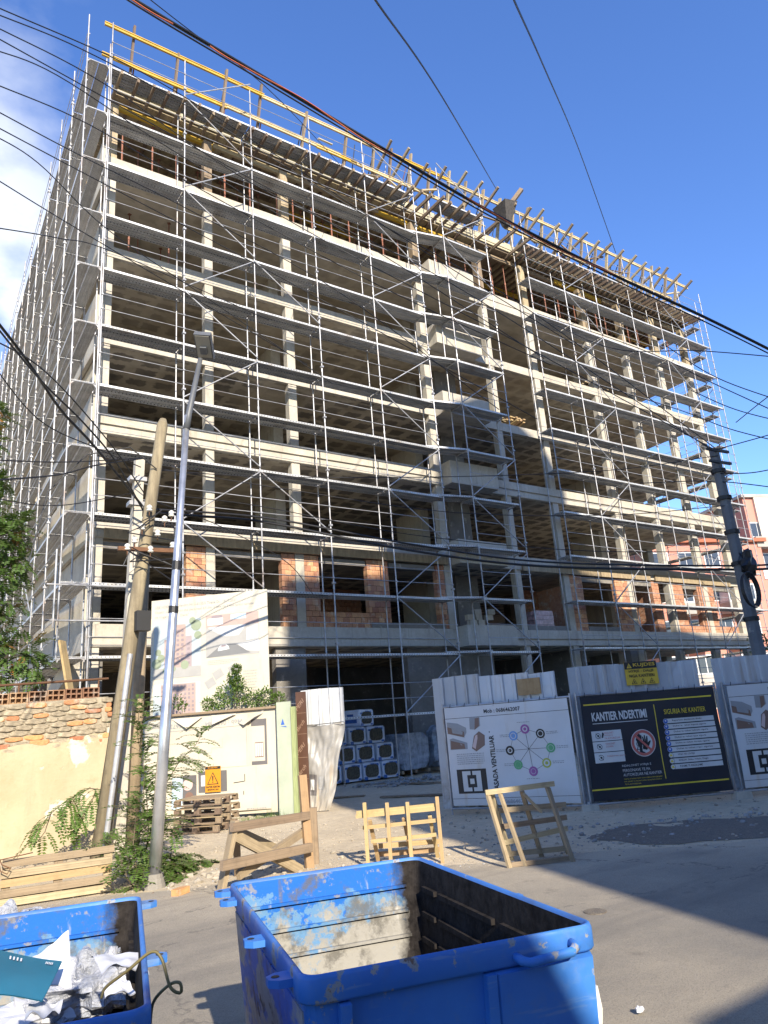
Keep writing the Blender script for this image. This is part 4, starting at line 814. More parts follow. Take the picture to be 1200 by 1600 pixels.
wire('single wire dropping from the top of the picture to the hopper', [(560, -40, 7), (590, 5, 8), (690, 150, 14), (775, 295, 29)], .017)
wire('single wire dropping from the top right sky to the right roof', [(785, -50, 8), (803, 0, 9), (850, 105, 14), (905, 235, 24), (962, 395, 34)], .017)
L_ = [((-30, 0), (220, 112), (420, 235), (650, 385), (900, 540)), ((-30, 12), (130, 78), (300, 170), (560, 330), (820, 480), (1117, 700)), ((-30, 30), (165, 132), (400, 290), (700, 440), (1117, 706)),
      ((-30, 45), (150, 145), (330, 245), (560, 375), (850, 560)), ((-30, 70), (90, 118), (270, 235), (500, 372), (800, 530), (1117, 703)), ((-30, 122), (140, 195), (330, 305), (600, 450), (860, 570)),
      ((-30, 160), (120, 240), (300, 330), (520, 450), (780, 640)), ((-30, 185), (130, 270), (330, 375), (560, 500), (840, 655)), ((-30, 200), (60, 255), (170, 360), (330, 470), (520, 600)), ((-30, 265), (100, 345), (260, 440), (480, 570)), ((-30, 352), (90, 372), (180, 395), (420, 500))]
nm = ('first', 'second', 'third', 'fourth', 'fifth', 'sixth', 'seventh', 'eighth', 'ninth', 'tenth', 'eleventh')
for i, pts in enumerate(L_): wire(nm[i]+' black wire from the top at the left picture edge', [(x, y, 9+6*k/(len(pts)-1)+.1*i) for k, (x, y) in enumerate(pts)], .010)
for i, (pts, r) in enumerate(((((-30, 470), (40, 560), (95, 640), (150, 700), (222, 790)), .024), (((-30, 480), (60, 590), (130, 660), (180, 720), (225, 800)), .016), (((-30, 520), (70, 580), (170, 690), (225, 770)), .012), (((-30, 545), (60, 655), (150, 700), (220, 730)), .010), (((-30, 718), (100, 722), (218, 716)), .010), (((-30, 752), (90, 742), (150, 727), (226, 716)), .013), (((-30, 775), (90, 790), (210, 770)), .008))):
    wire(('thickest', 'second thickest', 'upper thin', 'lower thin', 'flat upper', 'flat middle', 'flat lower')[i]+' black cable from the left edge into the wooden pole', [(x, y, 10+3.6*k/(len(pts)-1)) for k, (x, y) in enumerate(pts)], r)
for i, (pts, r) in enumerate(((((228, 800, 14), (300, 806, 14.5), (420, 817, 15.2), (640, 860, 16.3), (850, 885, 17.4), (1150, 890, 18.6), (1260, 884, 19)), .030), (((228, 795, 14), (420, 810, 15.1), (640, 850, 16.2), (850, 878, 17.3), (1150, 884, 18.5), (1260, 876, 19)), .024),
    (((230, 770, 14), (400, 790, 15), (640, 835, 16.5), (900, 860, 17.6), (1146, 862, 18.5)), .010), (((235, 730, 14), (420, 760, 15), (700, 800, 16.5), (950, 805, 17.8), (1135, 790, 18.4)), .010), (((250, 735, 14), (420, 745, 15), (700, 745, 16.5), (950, 735, 17.8), (1122, 712, 18.4)), .010), (((228, 780, 14), (290, 800, 14.5), (360, 830, 15), (450, 880, 16), (490, 930, 20)), .010))):
    wire(('thickest black cable bundle', 'second bundle', 'highest thin wire', 'upper thin wire', 'taut thin wire', 'short drooping wire')[i]+' strung from the wooden pole towards the dark pole', pts, r)
for i, pts in enumerate((((860, 505, 24), (960, 545, 19), (1090, 548, 18), (1260, 562, 17)), ((840, 490, 24), (1000, 545, 20), (1117, 600, 18), (1260, 665, 16)), ((1040, 540, 20), (1120, 590, 18), (1260, 640, 16)), ((1080, 610, 19), (1150, 640, 18), (1260, 668, 16)), ((930, 600, 24), (1060, 640, 20), (1140, 670, 18), (1260, 700, 16)), ((1117, 703, 18.5), (1200, 680, 17), (1260, 660, 16)), ((1120, 740, 18.5), (1180, 738, 17.5), (1260, 720, 16)), ((1000, 755, 19), (1117, 752, 18.5), (1260, 768, 17)), ((1150, 660, 20), (1200, 620, 18), (1260, 580, 16)))):
    wire(('first', 'second', 'third', 'fourth', 'fifth', 'sixth', 'seventh', 'eighth', 'ninth')[i]+' black wire counted downward at the right picture edge', pts, .012)
# ================================================================ waste containers
def m_bin():
    s = Mat('blue_container_paint'); a = s.noise(2.2, s.oc, detail=7); b = s.noise(14, s.oc, detail=6, rough=.7); x, y, z = s.xyz(s.oc); sc = s.noise(1, s.oc, stretch=(3, 3, 26), detail=4)
    c = s.mix(s.ramp(a, .35, .7), (.026, .13, .43, 1), (.045, .19, .52, 1)); c = s.mix(s.ramp(b, .54, .70, 0, .5), c, (.09, .18, .38, 1))
    ch = s.math('ADD', s.noise(9, s.oc, detail=9, rough=.66), s.ramp(s.noise(.9, s.oc, off=(3, 1, 2)), .4, .6, -.16, .04))
    c = s.mix(s.ramp(ch, .585, .605, 0, .9), c, (.27, .265, .25, 1)); c = s.mix(s.ramp(ch, .64, .67), c, (.14, .08, .05, 1)); c = s.mix(s.ramp(sc, .60, .68, 0, .55), c, (.15, .25, .42, 1))
    s.bump(s.math('SUBTRACT', s.noise(2.5, s.oc, detail=4), s.ramp(ch, .60, .615, 0, .5)), .35, .01); c = s.mix(s.ramp(s.noise(1.3, s.oc, off=(8, 1, 2), detail=8, rough=.7), .52, .66, 0, .5), c, (.06, .075, .11, 1)); return s.done(c, s.ramp(b, .3, .7, .42, .7), 0)
BINB = m_bin()
def m_binside():
    s = Mat('scraped_container_side'); x, y, z = s.xyz(s.oc); a = s.noise(2.5, s.oc, detail=7, stretch=(1, 1, 2.4)); b = s.noise(9, s.oc, detail=6, rough=.7)
    c = s.mix(s.ramp(a, .46, .53), (.03, .13, .50, 1), (.36, .335, .32, 1)); c = s.mix(s.ramp(b, .52, .68, 0, .75), c, (.085, .05, .045, 1)); c = s.mix(s.ramp(s.noise(4, s.oc, off=(1, 4, 2), detail=6), .58, .62), c, (.02, .016, .016, 1)); s.bump(a, .5, .02); return s.done(c, .6)
BINS_ = m_binside()
def m_binin():
    s = Mat('worn_container_lining'); x, y, z = s.xyz(s.oc); a = s.noise(4.2, s.oc, detail=10, rough=.68); b = s.noise(15, s.oc, detail=6, rough=.72); dr = s.noise(1, s.oc, stretch=(16, 16, 1.3), detail=5)
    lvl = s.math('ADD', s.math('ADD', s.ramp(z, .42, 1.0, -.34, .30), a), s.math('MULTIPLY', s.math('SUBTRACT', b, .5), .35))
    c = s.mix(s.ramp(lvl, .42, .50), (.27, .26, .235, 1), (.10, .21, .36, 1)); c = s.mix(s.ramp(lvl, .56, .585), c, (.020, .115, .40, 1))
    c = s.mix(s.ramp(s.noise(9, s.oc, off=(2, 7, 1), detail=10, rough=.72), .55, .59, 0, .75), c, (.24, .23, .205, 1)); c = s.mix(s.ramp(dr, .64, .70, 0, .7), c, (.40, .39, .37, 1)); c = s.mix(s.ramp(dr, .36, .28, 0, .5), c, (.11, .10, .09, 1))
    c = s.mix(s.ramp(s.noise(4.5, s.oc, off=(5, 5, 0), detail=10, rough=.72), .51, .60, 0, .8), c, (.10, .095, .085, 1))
    grime_shade = s.math('ADD', x, s.math('MULTIPLY', s.math('SUBTRACT', a, .5), .25)); c = s.mix(s.ramp(grime_shade, .36, .42), c, s.mix(s.ramp(b, .35, .65), (.007, .006, .006, 1), (.03, .026, .024, 1)))  # right inner wall near black: grime plus its shade painted into the colour
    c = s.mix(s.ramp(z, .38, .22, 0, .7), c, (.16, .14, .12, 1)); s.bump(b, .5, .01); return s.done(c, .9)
BININ = m_binin()
def rr(w, l, r, z, n=5):
    out = []
    for cx0, cy0, a0 in ((w/2-r, l/2-r, 0), (-w/2+r, l/2-r, 90), (-w/2+r, -l/2+r, 180), (w/2-r, -l/2+r, 270)):
        out += [(cx0+r*math.cos(math.radians(a0+90*k/n)), cy0+r*math.sin(math.radians(a0+90*k/n)), z) for k in range(n+1)]
    return out
def loops(mb, ls, close=False):
    n = len(ls[0]); mb.add([p for l in ls for p in l], [(i*n+k, i*n+(k+1)%n, (i+1)*n+(k+1)%n, (i+1)*n+k) for i in range(len(ls)-1) for k in range(n)]+([tuple(range((len(ls)-1)*n, len(ls)*n))] if close else [])); return mb
BW, BL, BH = 1.07, 1.76, 1.0
def make_bin(loc, label):
    T = Thing('waste_container', label, 'waste container', loc, -.272, 'blue waste containers on the road')
    o1 = rr(BW-.04, BL-.04, .055, .93); o0 = rr(BW-.17, BL-.17, .09, .18)
    T.part('outer_shell', loops(MB(), [o0, rr(BW-.115, BL-.115, .09, .45), rr(BW-.075, BL-.075, .09, .7), o1]), BINB, smooth=False)
    T.part('side_plate', MB().add([(-BW/2+.018, -BL/2+.1, .88), (-BW/2+.018, BL/2-.1, .88), (-BW/2+.075, BL/2-.13, .2), (-BW/2+.075, -BL/2+.13, .2), (-BW/2+.03, -BL/2+.1, .88), (-BW/2+.03, BL/2-.1, .88), (-BW/2+.09, BL/2-.13, .2), (-BW/2+.09, -BL/2+.13, .2)], [(0,1,2,3),(7,6,5,4),(0,4,5,1),(1,5,6,2),(2,6,7,3),(3,7,4,0)]), BINS_)
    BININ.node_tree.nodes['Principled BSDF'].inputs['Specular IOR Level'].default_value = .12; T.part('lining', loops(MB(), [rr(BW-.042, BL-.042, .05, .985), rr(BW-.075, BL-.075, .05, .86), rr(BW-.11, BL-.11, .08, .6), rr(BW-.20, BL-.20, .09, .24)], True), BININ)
    rim = loops(MB(), [rr(BW-.05, BL-.05, .055, .915), rr(BW-.008, BL-.008, .06, .917), rr(BW, BL, .06, .925), rr(BW, BL, .06, .985), rr(BW-.007, BL-.007, .06, .997), rr(BW-.018, BL-.018, .058, 1.0), rr(BW-.034, BL-.034, .05, .998), rr(BW-.042, BL-.042, .05, .98)])
    T.part('rim', rim, BINB, smooth=True)
    ribs = MB()
    for z in (.86, .74, .62, .50):
        i = .093+.09*(.86-z)/.62
        ribs.box(-BW/2+.1, BL/2-i/2-.012, z, BW/2-.1, BL/2-i/2+.01, z+.014); 
        for y0, y1 in ((-.7, -.2), (-.12, .5), (.55, .72)): ribs.box(BW/2-i/2-.010, y0, z-.012, BW/2-i/2+.01, y1, z+.012)
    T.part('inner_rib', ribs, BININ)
    f = -BL/2; fo = MB()
    for z0, z1, x0, x1 in ((.70, .80, .16, .47), (.50, .61, .17, .47), (.28, .40, .16, .46), (.70, .78, -.34, .05), (.50, .60, -.34, .05), (.28, .4, -.34, .05)):
        y = f+.035+(.9-(z0+z1)/2)*.085
        m_ = Matrix.Translation((0, y, 0)); fo.prism([(x0+.02, z0), (x1-.02, z0), (x1, z0+.02), (x1, z1-.02), (x1-.02, z1), (x0+.02, z1), (x0, z1-.02), (x0, z0+.02)], 'y', y-.016, y+.03)
    T.part('pressed_panel', fo, BINB)
    T.part('front_step', MB().add([(.10, f+.02, .913), (.50, f+.02, .913), (.50, f+.085, .2), (.10, f+.085, .2), (.13, f-.012, .905), (.49, f-.012, .905), (.49, f+.05, .2), (.13, f+.05, .2)], [(4,5,6,7),(0,4,7,3),(1,2,6,5),(0,1,5,4),(2,3,7,6)]), BINB)
    for x in (-.40, .10): T.part('gusset', MB().prism([(f+.03, .912), (f-.012, .908), (f+.0, .7), (f+.07, .2), (f+.09, .2)], 'x', x-.018, x+.018), BINB)
    h0 = Vector((.20, f-.01, .905)); T.part('handle', MB().path([(.20, f+.02, .945), (.205, f-.035, .94), (.23, f-.045, .932), (.39, f-.045, .940), (.415, f-.035, .95), (.42, f+.02, .955)], .016, 8), BINB, smooth=True)
    for y in (-.70, -.18, .62, .86): 
        for sx in ((-1, 1) if y in (.86, -.18) else (-1,)):
            lug = MB(); pts = [(0, -.05), (.055, -.045), (.085, -.02), (.085, .02), (.055, .045), (0, .05)]
            lug.prism([(sx*(BW/2-.01+a), b) for a, b in pts], 'z', -.012, .012)
            o = T.part('lug', lug, BINB, loc=(0, y, .955)); T.part('lug_hole', MB().tube((sx*(BW/2+.048), 0, -.0135), (sx*(BW/2+.048), 0, .0135), .014, 8), DARK, parent=o)
    for x in (-.36, .36):
        for y in (-.62, .62):
            wl = T.part('wheel', MB().tube((x-.025, y, .09), (x+.025, y, .09), .088, 16), DARK); T.part('hub', MB().tube((x-.03, y, .09), (x+.03, y, .09), .04, 10), STEEL, parent=wl); T.stick('fork', (x, y, .09), (x, y, .2), .08, STEEL, .06)
    T.part('socket_tube', MB().path([(.12, f+.10, .55), (.12, f-.06, .55)], .045, 12).path([(.12, f+.0, .55), (.12, f-.075, .55)], .055, 12), BINB)
    return T
b1 = make_bin((1.93, 2.984, 0), 'empty open blue waste container with worn pale lining and scraped sides')
T = b1; T.part('torn_edge', MB().path([(BW/2-.03+.008*math.sin(k*2), -BL/2+.03, .80-.07*k) for k in range(9)], .012, 6), simple('chipped_white', (.70, .68, .62, 1), .8))
T.part('red_mark', MB().box(.40, -BL/2+.035, .345, .44, -BL/2+.045, .375), RED)
b2 = make_bin((1.93-1.452, 2.984+.40, 0), 'blue waste container at the left filled with paper and plastic film')
TEALB = simple('teal_bag_cloth', (.10, .30, .30, 1), .5, amt=.3, scale=12)
T = Thing('green_bag', 'crumpled teal plastic bag lying inside the empty container', 'bag', (1.82, 2.75, .27)); T.part('film', MB().blob((0, 0, .1), (.22, .14, .15), 5, .5, 16, 10, 2.5), TEALB, smooth=True)
# rubbish in the left container
def sheet(name, label, pts, z, mat, cat='paper sheet', group='white paper sheets in the left container', bend=.006):
    P3 = [atZ(x, y, z)+Vector((0, 0, 0)) if dz is None else atD(x, y, z+dz) for x, y, dz in pts]; o = sum(P3, Vector())/len(P3); mb = MB(); n = 12; x_seed = len(bpy.data.objects)*.37
    def fn(u, v, k=0):
        q = P3[0].lerp(P3[1], u).lerp(P3[3].lerp(P3[2], u), v); return q-o+Vector((0, 0, bend*math.sin(u*4+v*2)-k+(.02 if bend > .005 else 0)*mnoise.noise(Vector((u*3+x_seed, v*3, x_seed)))))
    mb.grid(n, n, fn); mb.grid(n, n, lambda u, v: fn(u, v, .003))
    T = Thing(name, label, cat, tuple(o), 0, group); T.part('sheet', mb, mat, smooth=True); return T
PW = simple('white_paper', (.58, .59, .62, 1), .7, amt=.05)
sheet('paper_sheet', 'upright white paper sheet behind the teal box in the left container', [(52, 1540, 3.10), (112, 1540, 3.05), (107, 1455, 3.25), (50, 1497, 3.3)], 0, PW)
sheet('paper_sheet', 'white paper sheet lying at the right end of the left container', [(160, 1518, 3.15), (212, 1510, 3.12), (224, 1485, 3.35), (140, 1495, 3.45)], 0, PW)
sheet('paper_sheet', 'small white paper sheet below the looping cable in the left container', [(165, 1558, 2.95), (212, 1548, 2.95), (195, 1520, 3.1), (160, 1540, 3.08)], 0, PW)
sheet('paper_sheet', 'white paper sheet at the lower front of the left container', [(38, 1592, 2.75), (90, 1582, 2.78), (100, 1562, 2.9), (45, 1568, 2.88)], 0, PW)
TEAL = simple('teal_card', (.02, .17, .28, 1), .45, amt=.25, scale=2)
T = sheet('cardboard_box', 'flat teal cardboard box with small white lettering in the left container', [(-25, 1553, 2.75), (66, 1562, 2.78), (97, 1501, 3.05), (-20, 1482, 3.05)], 0, TEAL, 'box', None, .004)
lt = MB(); e0 = atD(-25, 1553, 2.75); e1 = atD(66, 1562, 2.78); e2 = atD(97, 1501, 3.05); e3 = atD(-20, 1482, 3.05); eu, ev = (e1-e0), (e3-e0); en = eu.cross(ev).normalized()*.006
if en.z < 0: en = -en
def onb(u, v): return e0.lerp(e1, u).lerp(e3.lerp(e2, u), v)-T.loc+en
for (u, v, du, dv_) in [(.80+.022*i, .80, .012, .06) for i in range(5)]+[(.30+.05*i, .78-.004*i, .022, .08) for i in range(4)]: lt.add([onb(u, v), onb(u+du, v), onb(u+du, v+dv_), onb(u, v+dv_)], [(0, 1, 2, 3)])
T.part('lettering', lt, PW)
def m_film():
    s = Mat('clear_plastic_film'); a = s.noise(9, s.oc, detail=7); s.bump(s.noise(14, s.oc, detail=6, dist=1.5), 1, .03); s.b.inputs['Alpha'].default_value = 1
    s.put(s.b.inputs['Transmission Weight'], .35); return s.done(s.mix(s.ramp(a, .35, .65), (.42, .45, .52, 1), (.58, .60, .66, 1)), .22)
PFILM = m_film()
for nm_, lab, px_, py_, z, r in (('plastic_film', 'crumpled clear plastic film in the middle of the left container', 138, 1540, .68, (.22, .20, .12)), ('plastic_film', 'crumpled greyish film against the far wall of the left container', 15, 1478, .70, (.26, .18, .16))):
    c = atZ(px_, py_, z); T = Thing(nm_, lab, 'plastic film', tuple(c), 0, 'plastic film in the left container'); T.part('film', MB().blob((0, 0, 0), r, px_*.1, .75, 40, 26, 3.2), PFILM, smooth=False)
BLUEFILM = simple('blue_bag', (.10, .16, .36, 1), .35, amt=.3, scale=9)
T = Thing('rubbish_bed', 'mixed pale rubbish filling the bottom of the left container', 'rubbish', (.48, 3.38, .3)); 
for k in range(30): T.part('scrap', MB().blob((U(-.36, .36), U(-.7, .6), U(.14, .34)), (U(.07, .18), U(.07, .18), U(.04, .12)), k, .8, 14, 10, 2.6), (PW, GREYWOOD, PFILM, PLY, PFILM, BLUEFILM)[k % 6])
wire('olive green loose cable looping over the rim of the left container', [(158, 1560, 2.75), (166, 1542, 2.75), (200, 1516, 2.72), (235, 1488, 2.7), (252, 1497, 2.68), (266, 1542, 2.66), (282, 1551, 2.66), (281, 1536, 2.66), (264, 1539, 2.67), (240, 1566, 2.69), (234, 1610, 2.70)], .005, simple('olive_cable', (.16, .13, .05, 1), .5), None, 'loose_cable')
# ================================================================ trestles and pallets
def G0(x, y): return atZ(x, y, 0)
def vert(bx, by, tx, ty):        # foot on the ground at one pixel, head straight above it seen at another
    p = atZ(bx, by, 0); d = ray(tx, ty); t = (d.x*p.x+d.y*p.y)/(d.x**2+d.y**2); return p, Vector((t*d.x, t*d.y, EYE+t*d.z))
A, D = Vector((5.48, 8.64, 0)), Vector((6.22, 8.04, 0)); u = (D-A).normalized(); nb = Vector((-u.y, u.x, 0)); Lt = (D-A).length
T = Thing('wooden_trestle', 'fresh pine trestle with four front posts standing in the sun', 'trestle', tuple(A), math.atan2(u.y, u.x), 'wooden trestles blocking the entrance')
for f, h in ((0, .79), (.31, .77), (.59, .76), (1, .80)): T.stick('post', (f*Lt, 0, 0), (f*Lt, .01, h), .046, PINE, .035, up=(0, 1, 0))
for z, x0, x1 in ((.665, -.12, Lt), (.62, -.13, Lt), (.48, -.05, Lt), (.31, .05, Lt-.05)): T.stick('rail', (x0, .05+U(0, .02), z), (x1, .05+U(0, .02), z+.03), .03, PINE, .045)
for z in (.20, .10): T.stick('back_rail', (.1, .38+.08*z, z), (Lt, .38+.08*z, z+.01), .03, PINE, .06)
for f, o in ((.05, .10), (.52, .1), (.88, .1)): T.stick('back_leg', (f*Lt+o*.5, .40, 0), (f*Lt, .08, .56), .05, PINE, .035, up=(0, 1, 0))
lf, lt_ = vert(797, 1358, 762, 1240); rf_, rt2 = vert(896, 1348, 857, 1231)
T = Thing('wooden_trestle', 'weathered splayed trestle standing in the shade before the round chart banner', 'trestle', tuple(lf), 0, 'wooden trestles blocking the entrance')
lt_ = lt_+Vector((.1, .12, 0)); rt2 = rt2+Vector((.1, .12, 0)); bk = Vector((.35, .42, 0)); S = lambda n, a, b, w=.05, h=.035, m_=FORMWOOD: T.stick(n, a, b, w, m_, h, world=True)
S('leg', lf, lt_, .055); S('leg', rf_, rt2, .055); S('inner_leg', lf.lerp(rf_, .22)+Vector((.03, 0, 0)), lt_.lerp(rt2, .2)); S('top_rail', lt_+Vector((-.03, 0, .0)), rt2+Vector((.08, -.05, .03)), .04, .06)
S('rail', lf.lerp(rf_, .0)+Vector((.0, .03, .04)), rf_+Vector((0, .03, .05)), .03, .05)
for f in (.08, .58, 1.03): S('back_leg', lf.lerp(rf_, f)+bk, lt_.lerp(rt2, f)+Vector((.05, .06, -.03)))
for z, e in ((.62, .0), (.42, .04), (.22, .1), (.08, 0)): S('back_rail', lf.lerp(rf_, -.05)+bk*(1-z*.8)+Vector((0, 0, z)), lf.lerp(rf_, 1.05)+bk*(1-z*.8)+Vector((0, 0, z+e)), .03, .06)
S('loose_slat', lt_.lerp(rt2, .55)+Vector((0, -.05, -.05)), lt_.lerp(rt2, .8)+Vector((0, -.06, -.28)), .06, .03)
T = Thing('wooden_trestle', 'rough old timber trestle with crossed braces in front of the hoarding', 'trestle', (3.6, 8.9, 0), 0, 'wooden trestles blocking the entrance')
S = lambda n, a, b, w=.10, h=.06, m_=GREYWOOD: T.stick(n, a, b, w, m_, h, world=True)
def at_d(x, y, f): return atD(x, y, f)
P_ = lambda x, y, d: atD(x, y, d)
d0, d1 = 9.6, 10.9
g1, g2 = atZ(345, 1397), atZ(372, 1370); h1 = P_(367, 1283, 9.7); g3, g4 = atZ(492, 1352), atZ(484, 1357)
S('leg', g1, h1, .11); S('leg', g2, P_(368, 1285, 9.9), .09); S('post', g4, P_(472, 1211, 10.75), .11, .06, PINE); S('post', g3+Vector((.03, .05, 0)), P_(488, 1262, 10.85), .12)
S('top_rail', P_(362, 1293, 9.6), P_(482, 1274, 10.7), .06, .10); S('mid_rail', P_(346, 1353, 9.4), P_(486, 1324, 10.55), .06, .11)
S('cross_brace', P_(362, 1303, 9.68), P_(470, 1360, 10.5), .06, .12); S('cross_brace', P_(372, 1368, 9.7), P_(478, 1297, 10.8), .06, .10); S('cross_brace', P_(365, 1296, 9.9), P_(440, 1330, 10.9), .05, .10)
pa = Vector((1.50, 10.46, 0)); pb = Vector((2.72, 10.27, 0)); an = math.atan2(pb.y-pa.y, pb.x-pa.x); Lp = (pb-pa).length
T = Thing('wooden_pallet', 'pale wooden pallet standing upright by the plastered wall', 'pallet', tuple(pa), an, 'wooden pallets'); 
for i in range(5): T.stick('slat', (-.02+U(-.02, .02), -.01, .06+i*.108+U(-.012, .012)), (Lp+U(-.02, .02), -.01, .06+i*.108+U(-.01, .015)), .022, PINE if i == 2 else FORMWOOD, .082)
for x in (.05, Lp*.5, Lp-.05): T.stick('block', (x, .045, .01), (x, .045, .53), .10, FORMWOOD, .08)
for i in range(3): T.stick('back_slat', (0, .10, .1+i*.19), (Lp, .10, .1+i*.19), .02, GREYWOOD, .09)
T = Thing('wooden_pallet', 'second upright pallet half hidden at the left picture edge', 'pallet', (.35, 10.75, 0), an, 'wooden pallets')
for i in range(5): T.stick('slat', (0, 0, .06+i*.112), (1.05, 0, .06+i*.112), .022, FORMWOOD, .08)
for x in (.05, .55, 1.0): T.stick('block', (x, .05, .01), (x, .05, .55), .10, FORMWOOD, .08)
T = Thing('tie_wire', 'thin bent wire tied round the pallet corner', 'wire', (1.45, 10.38, .45)); T.part('strand', MB().path([(0, 0, .12), (.03, -.04, .05), (.12, -.05, .0), (.09, -.04, -.06), (.02, -.02, -.02), (.0, 0, .1), (.35, -.08, .14)], .007, 5), RUST)
for k in range(4):
    T = Thing('wooden_pallet', ('bottom', 'second', 'third', 'topmost')[k]+' weathered pallet of the stack behind the lamp post', 'pallet', (5.0+U(-.05, .05), 14.75+U(-.05, .05), .03+k*.16), -.75+U(-.06, .06), 'wooden pallets')
    for i in range(5): T.stick('slat', (0, .1+i*.2, .135), (.95, .1+i*.2, .135), .11, GREYWOOD, .022)
    for y in (.05, .5, .95): T.stick('runner', (0, y, .03), (.95, y, .03), .10, OLDWOOD, .022)
    for x in (.06, .47, .89):
        for y in (.05, .5, .95): T.stick('block', (x, y, .042), (x, y, .124), .11, OLDWOOD, .10)
# ================================================================ insulation packs and wrapped goods
WRAP = simple('blue_white_film', (.70, .74, .80, 1), .28, amt=.12, scale=3, var=.06); WOOL = simple('mineral_wool', (.135, .115, .075, 1), .95, amt=.35, scale=14, var=.15, bump=.6); BLUEW = simple('blue_film_print', (.06, .16, .42, 1), .3, amt=.2)
def pack(x, z, lab, rz=0, y=21.0):
    T = Thing('insulation_pack', lab, 'insulation pack', (x, y, z), rz, 'wrapped mineral wool packs in the opening'); w_, h_, d_ = .70, .56, 1.15
    mb = MB(); 
    def lp_(y, s): return [(px*s, y, h_/2+(pz-h_/2)*s) for px, pz in ((-w_/2+.05, 0), (w_/2-.05, 0), (w_/2, .05), (w_/2, h_-.05), (w_/2-.05, h_), (-w_/2+.05, h_), (-w_/2, h_-.05), (-w_/2, .05))]
    loops(mb, [lp_(.02, .93), lp_(.0, .96), lp_(.05, 1), lp_(d_, 1), lp_(d_+.03, .9)]); n = len(mb.v); mb.add(lp_(.015, .935), [tuple(range(8))]); mb.add(lp_(d_+.03, .9), [tuple(range(8))]); T.part('film', mb, WRAP)
    T.part('wool_face', MB().prism([(.25*math.copysign(abs(math.cos(a))**.55, math.cos(a)), h_/2+.20*math.copysign(abs(math.sin(a))**.55, math.sin(a))) for a in [2*PI*k/24 for k in range(24)]], 'y', -.012, .03), WOOL)
    b = MB()
    for q in ((-.30, .0, -.18, .10), (.12, .42, .26, .5), (-.3, .40, -.2, .46), (.2, .03, .3, .09), (-.05, .47, .1, .51)): b.box(q[0], -.006, q[1], q[2], .012, q[3])
    b.box(-w_/2-.004, .15, .12, -w_/2+.01, .75, .24); b.box(-w_/2-.004, .3, .34, -w_/2+.01, .6, .42); T.part('film_print', b, BLUEW, kind='stuff')
rows = ((0, (12.5, 13.25, 14.0, 14.76)), (.57, (12.35, 13.12, 13.88, 14.64)), (1.14, (12.9, 13.65, 14.42)), (1.71, (14.15,)))
for r_, (z, xs_) in enumerate(rows):
    for i, x in enumerate(xs_): pack(x+U(-.02, .02), z+.08, f'{("first", "second", "third", "fourth")[i]} wool pack from the left in the {("bottom", "second", "third", "single top")[r_]} row of the stack', U(-.06, .06)+(.25 if r_ == 3 else 0), 21.45+.12*r_)
FILMG = simple('clear_wrap', (.40, .44, .50, 1), .2, amt=.3, scale=5)
for i, (x, lab) in enumerate(((16.0, 'plastic wrapped pallet of grey boards right of the wool packs'), (17.6, 'taller plastic wrapped pallet beside the fence in the opening'))):
    T = Thing('wrapped_pallet', lab, 'wrapped pallet', (x, 21.7, .1), .05); mb = MB()
    mb.grid(1, 1, lambda a, b: (0, 0, 0)); mb.v = []; mb.f = []
    mb.blob((0, .5, .75), (.95, .8, .95), 4+i, .12, 22, 14, 4); mb.v = [(max(-.72, min(.72, v[0])), max(0, min(1, v[1])), max(.12, min(1.35+.2*i, v[2]))) for v in mb.v]; T.part('wrapped_load', mb, FILMG)
    for x_ in (-.6, 0, .6): T.stick('runner', (x_, 0, .06), (x_, 1, .06), .1, GREYWOOD, .1)
# ================================================================ rubble, boards on the ground, litter
rk = [MB().blob((0, 0, 0), (1, .8, .6), i*2.7, .5, 7, 5, 1.3) for i in range(4)]
def scatter(name, n, fn, smin, smax, mat):
    mb = MB()
    for k in range(n):
        c = fn(); s_ = smin*(smax/smin)**(U(0, 1)**2.2); a = U(0, 6.3); src = rk[k % 4]; ca, sa = math.cos(a)*s_, math.sin(a)*s_
        mb.add([(c[0]+v[0]*ca-v[1]*sa, c[1]+v[0]*sa+v[1]*ca, c[2]+v[2]*s_+s_*.3) for v in src.v], src.f)
    o = link(name, mb.mesh(name, mat)); tag(o, kind='stuff'); return o
STONE = simple('rubble_stone', (.46, .40, .31, 1), .95, amt=.3, scale=7); GSTONE = simple('grey_rubble', (.38, .37, .35, 1), .95, amt=.3, scale=7)
def on_dirt(s0, s1, t0, t1):
    def f():
        s, t = U(s0, s1), U(t0, t1); q = Vector((3.5, 9.6))+RD*t+RN*s; return (q.x, q.y, dirt_h(q.x, q.y))
    return f
scatter('pebbles', 1500, on_dirt(-.3, 5.5, -2, 9), .008, .035, STONE); scatter('pebbles', 900, on_dirt(-.9, 1.2, -1.5, 12), .006, .022, GSTONE); scatter('road_grit', 1500, on_dirt(-8, -.3, -2, 9), .004, .020, GSTONE); scatter('dry_leaf_litter', 220, on_dirt(-8, .5, -2, 9), .008, .022, OLDWOOD); scatter('rubble', 170, on_dirt(.55, 2.2, 5.0, 8.5), .012, .05, GSTONE)
scatter('rubble', 130, lambda: (U(6.2, 8.2)+0, 16.6-.98*(U(6.2, 8.2)-6.2)*0-U(.3, 1.3)-.9*0, 0), .03, .11, STONE)
scatter('rubble', 260, lambda: (U(12.3, 15.6), U(18.6, 20.3), .0+U(0, .08)), .03, .10, GSTONE)
scatter('rubble', 160, lambda: (lambda t: (3.5+RD.x*t+RN.x*U(.3, 1.2), 9.6+RD.y*t+RN.y*U(.3, 1.2), U(0, .1)))(U(9.2, 14)), .03, .16, GSTONE)
scatter('rubble', 60, lambda: (U(3.3, 4.6), U(9.4, 10.6), 0), .02, .08, STONE)
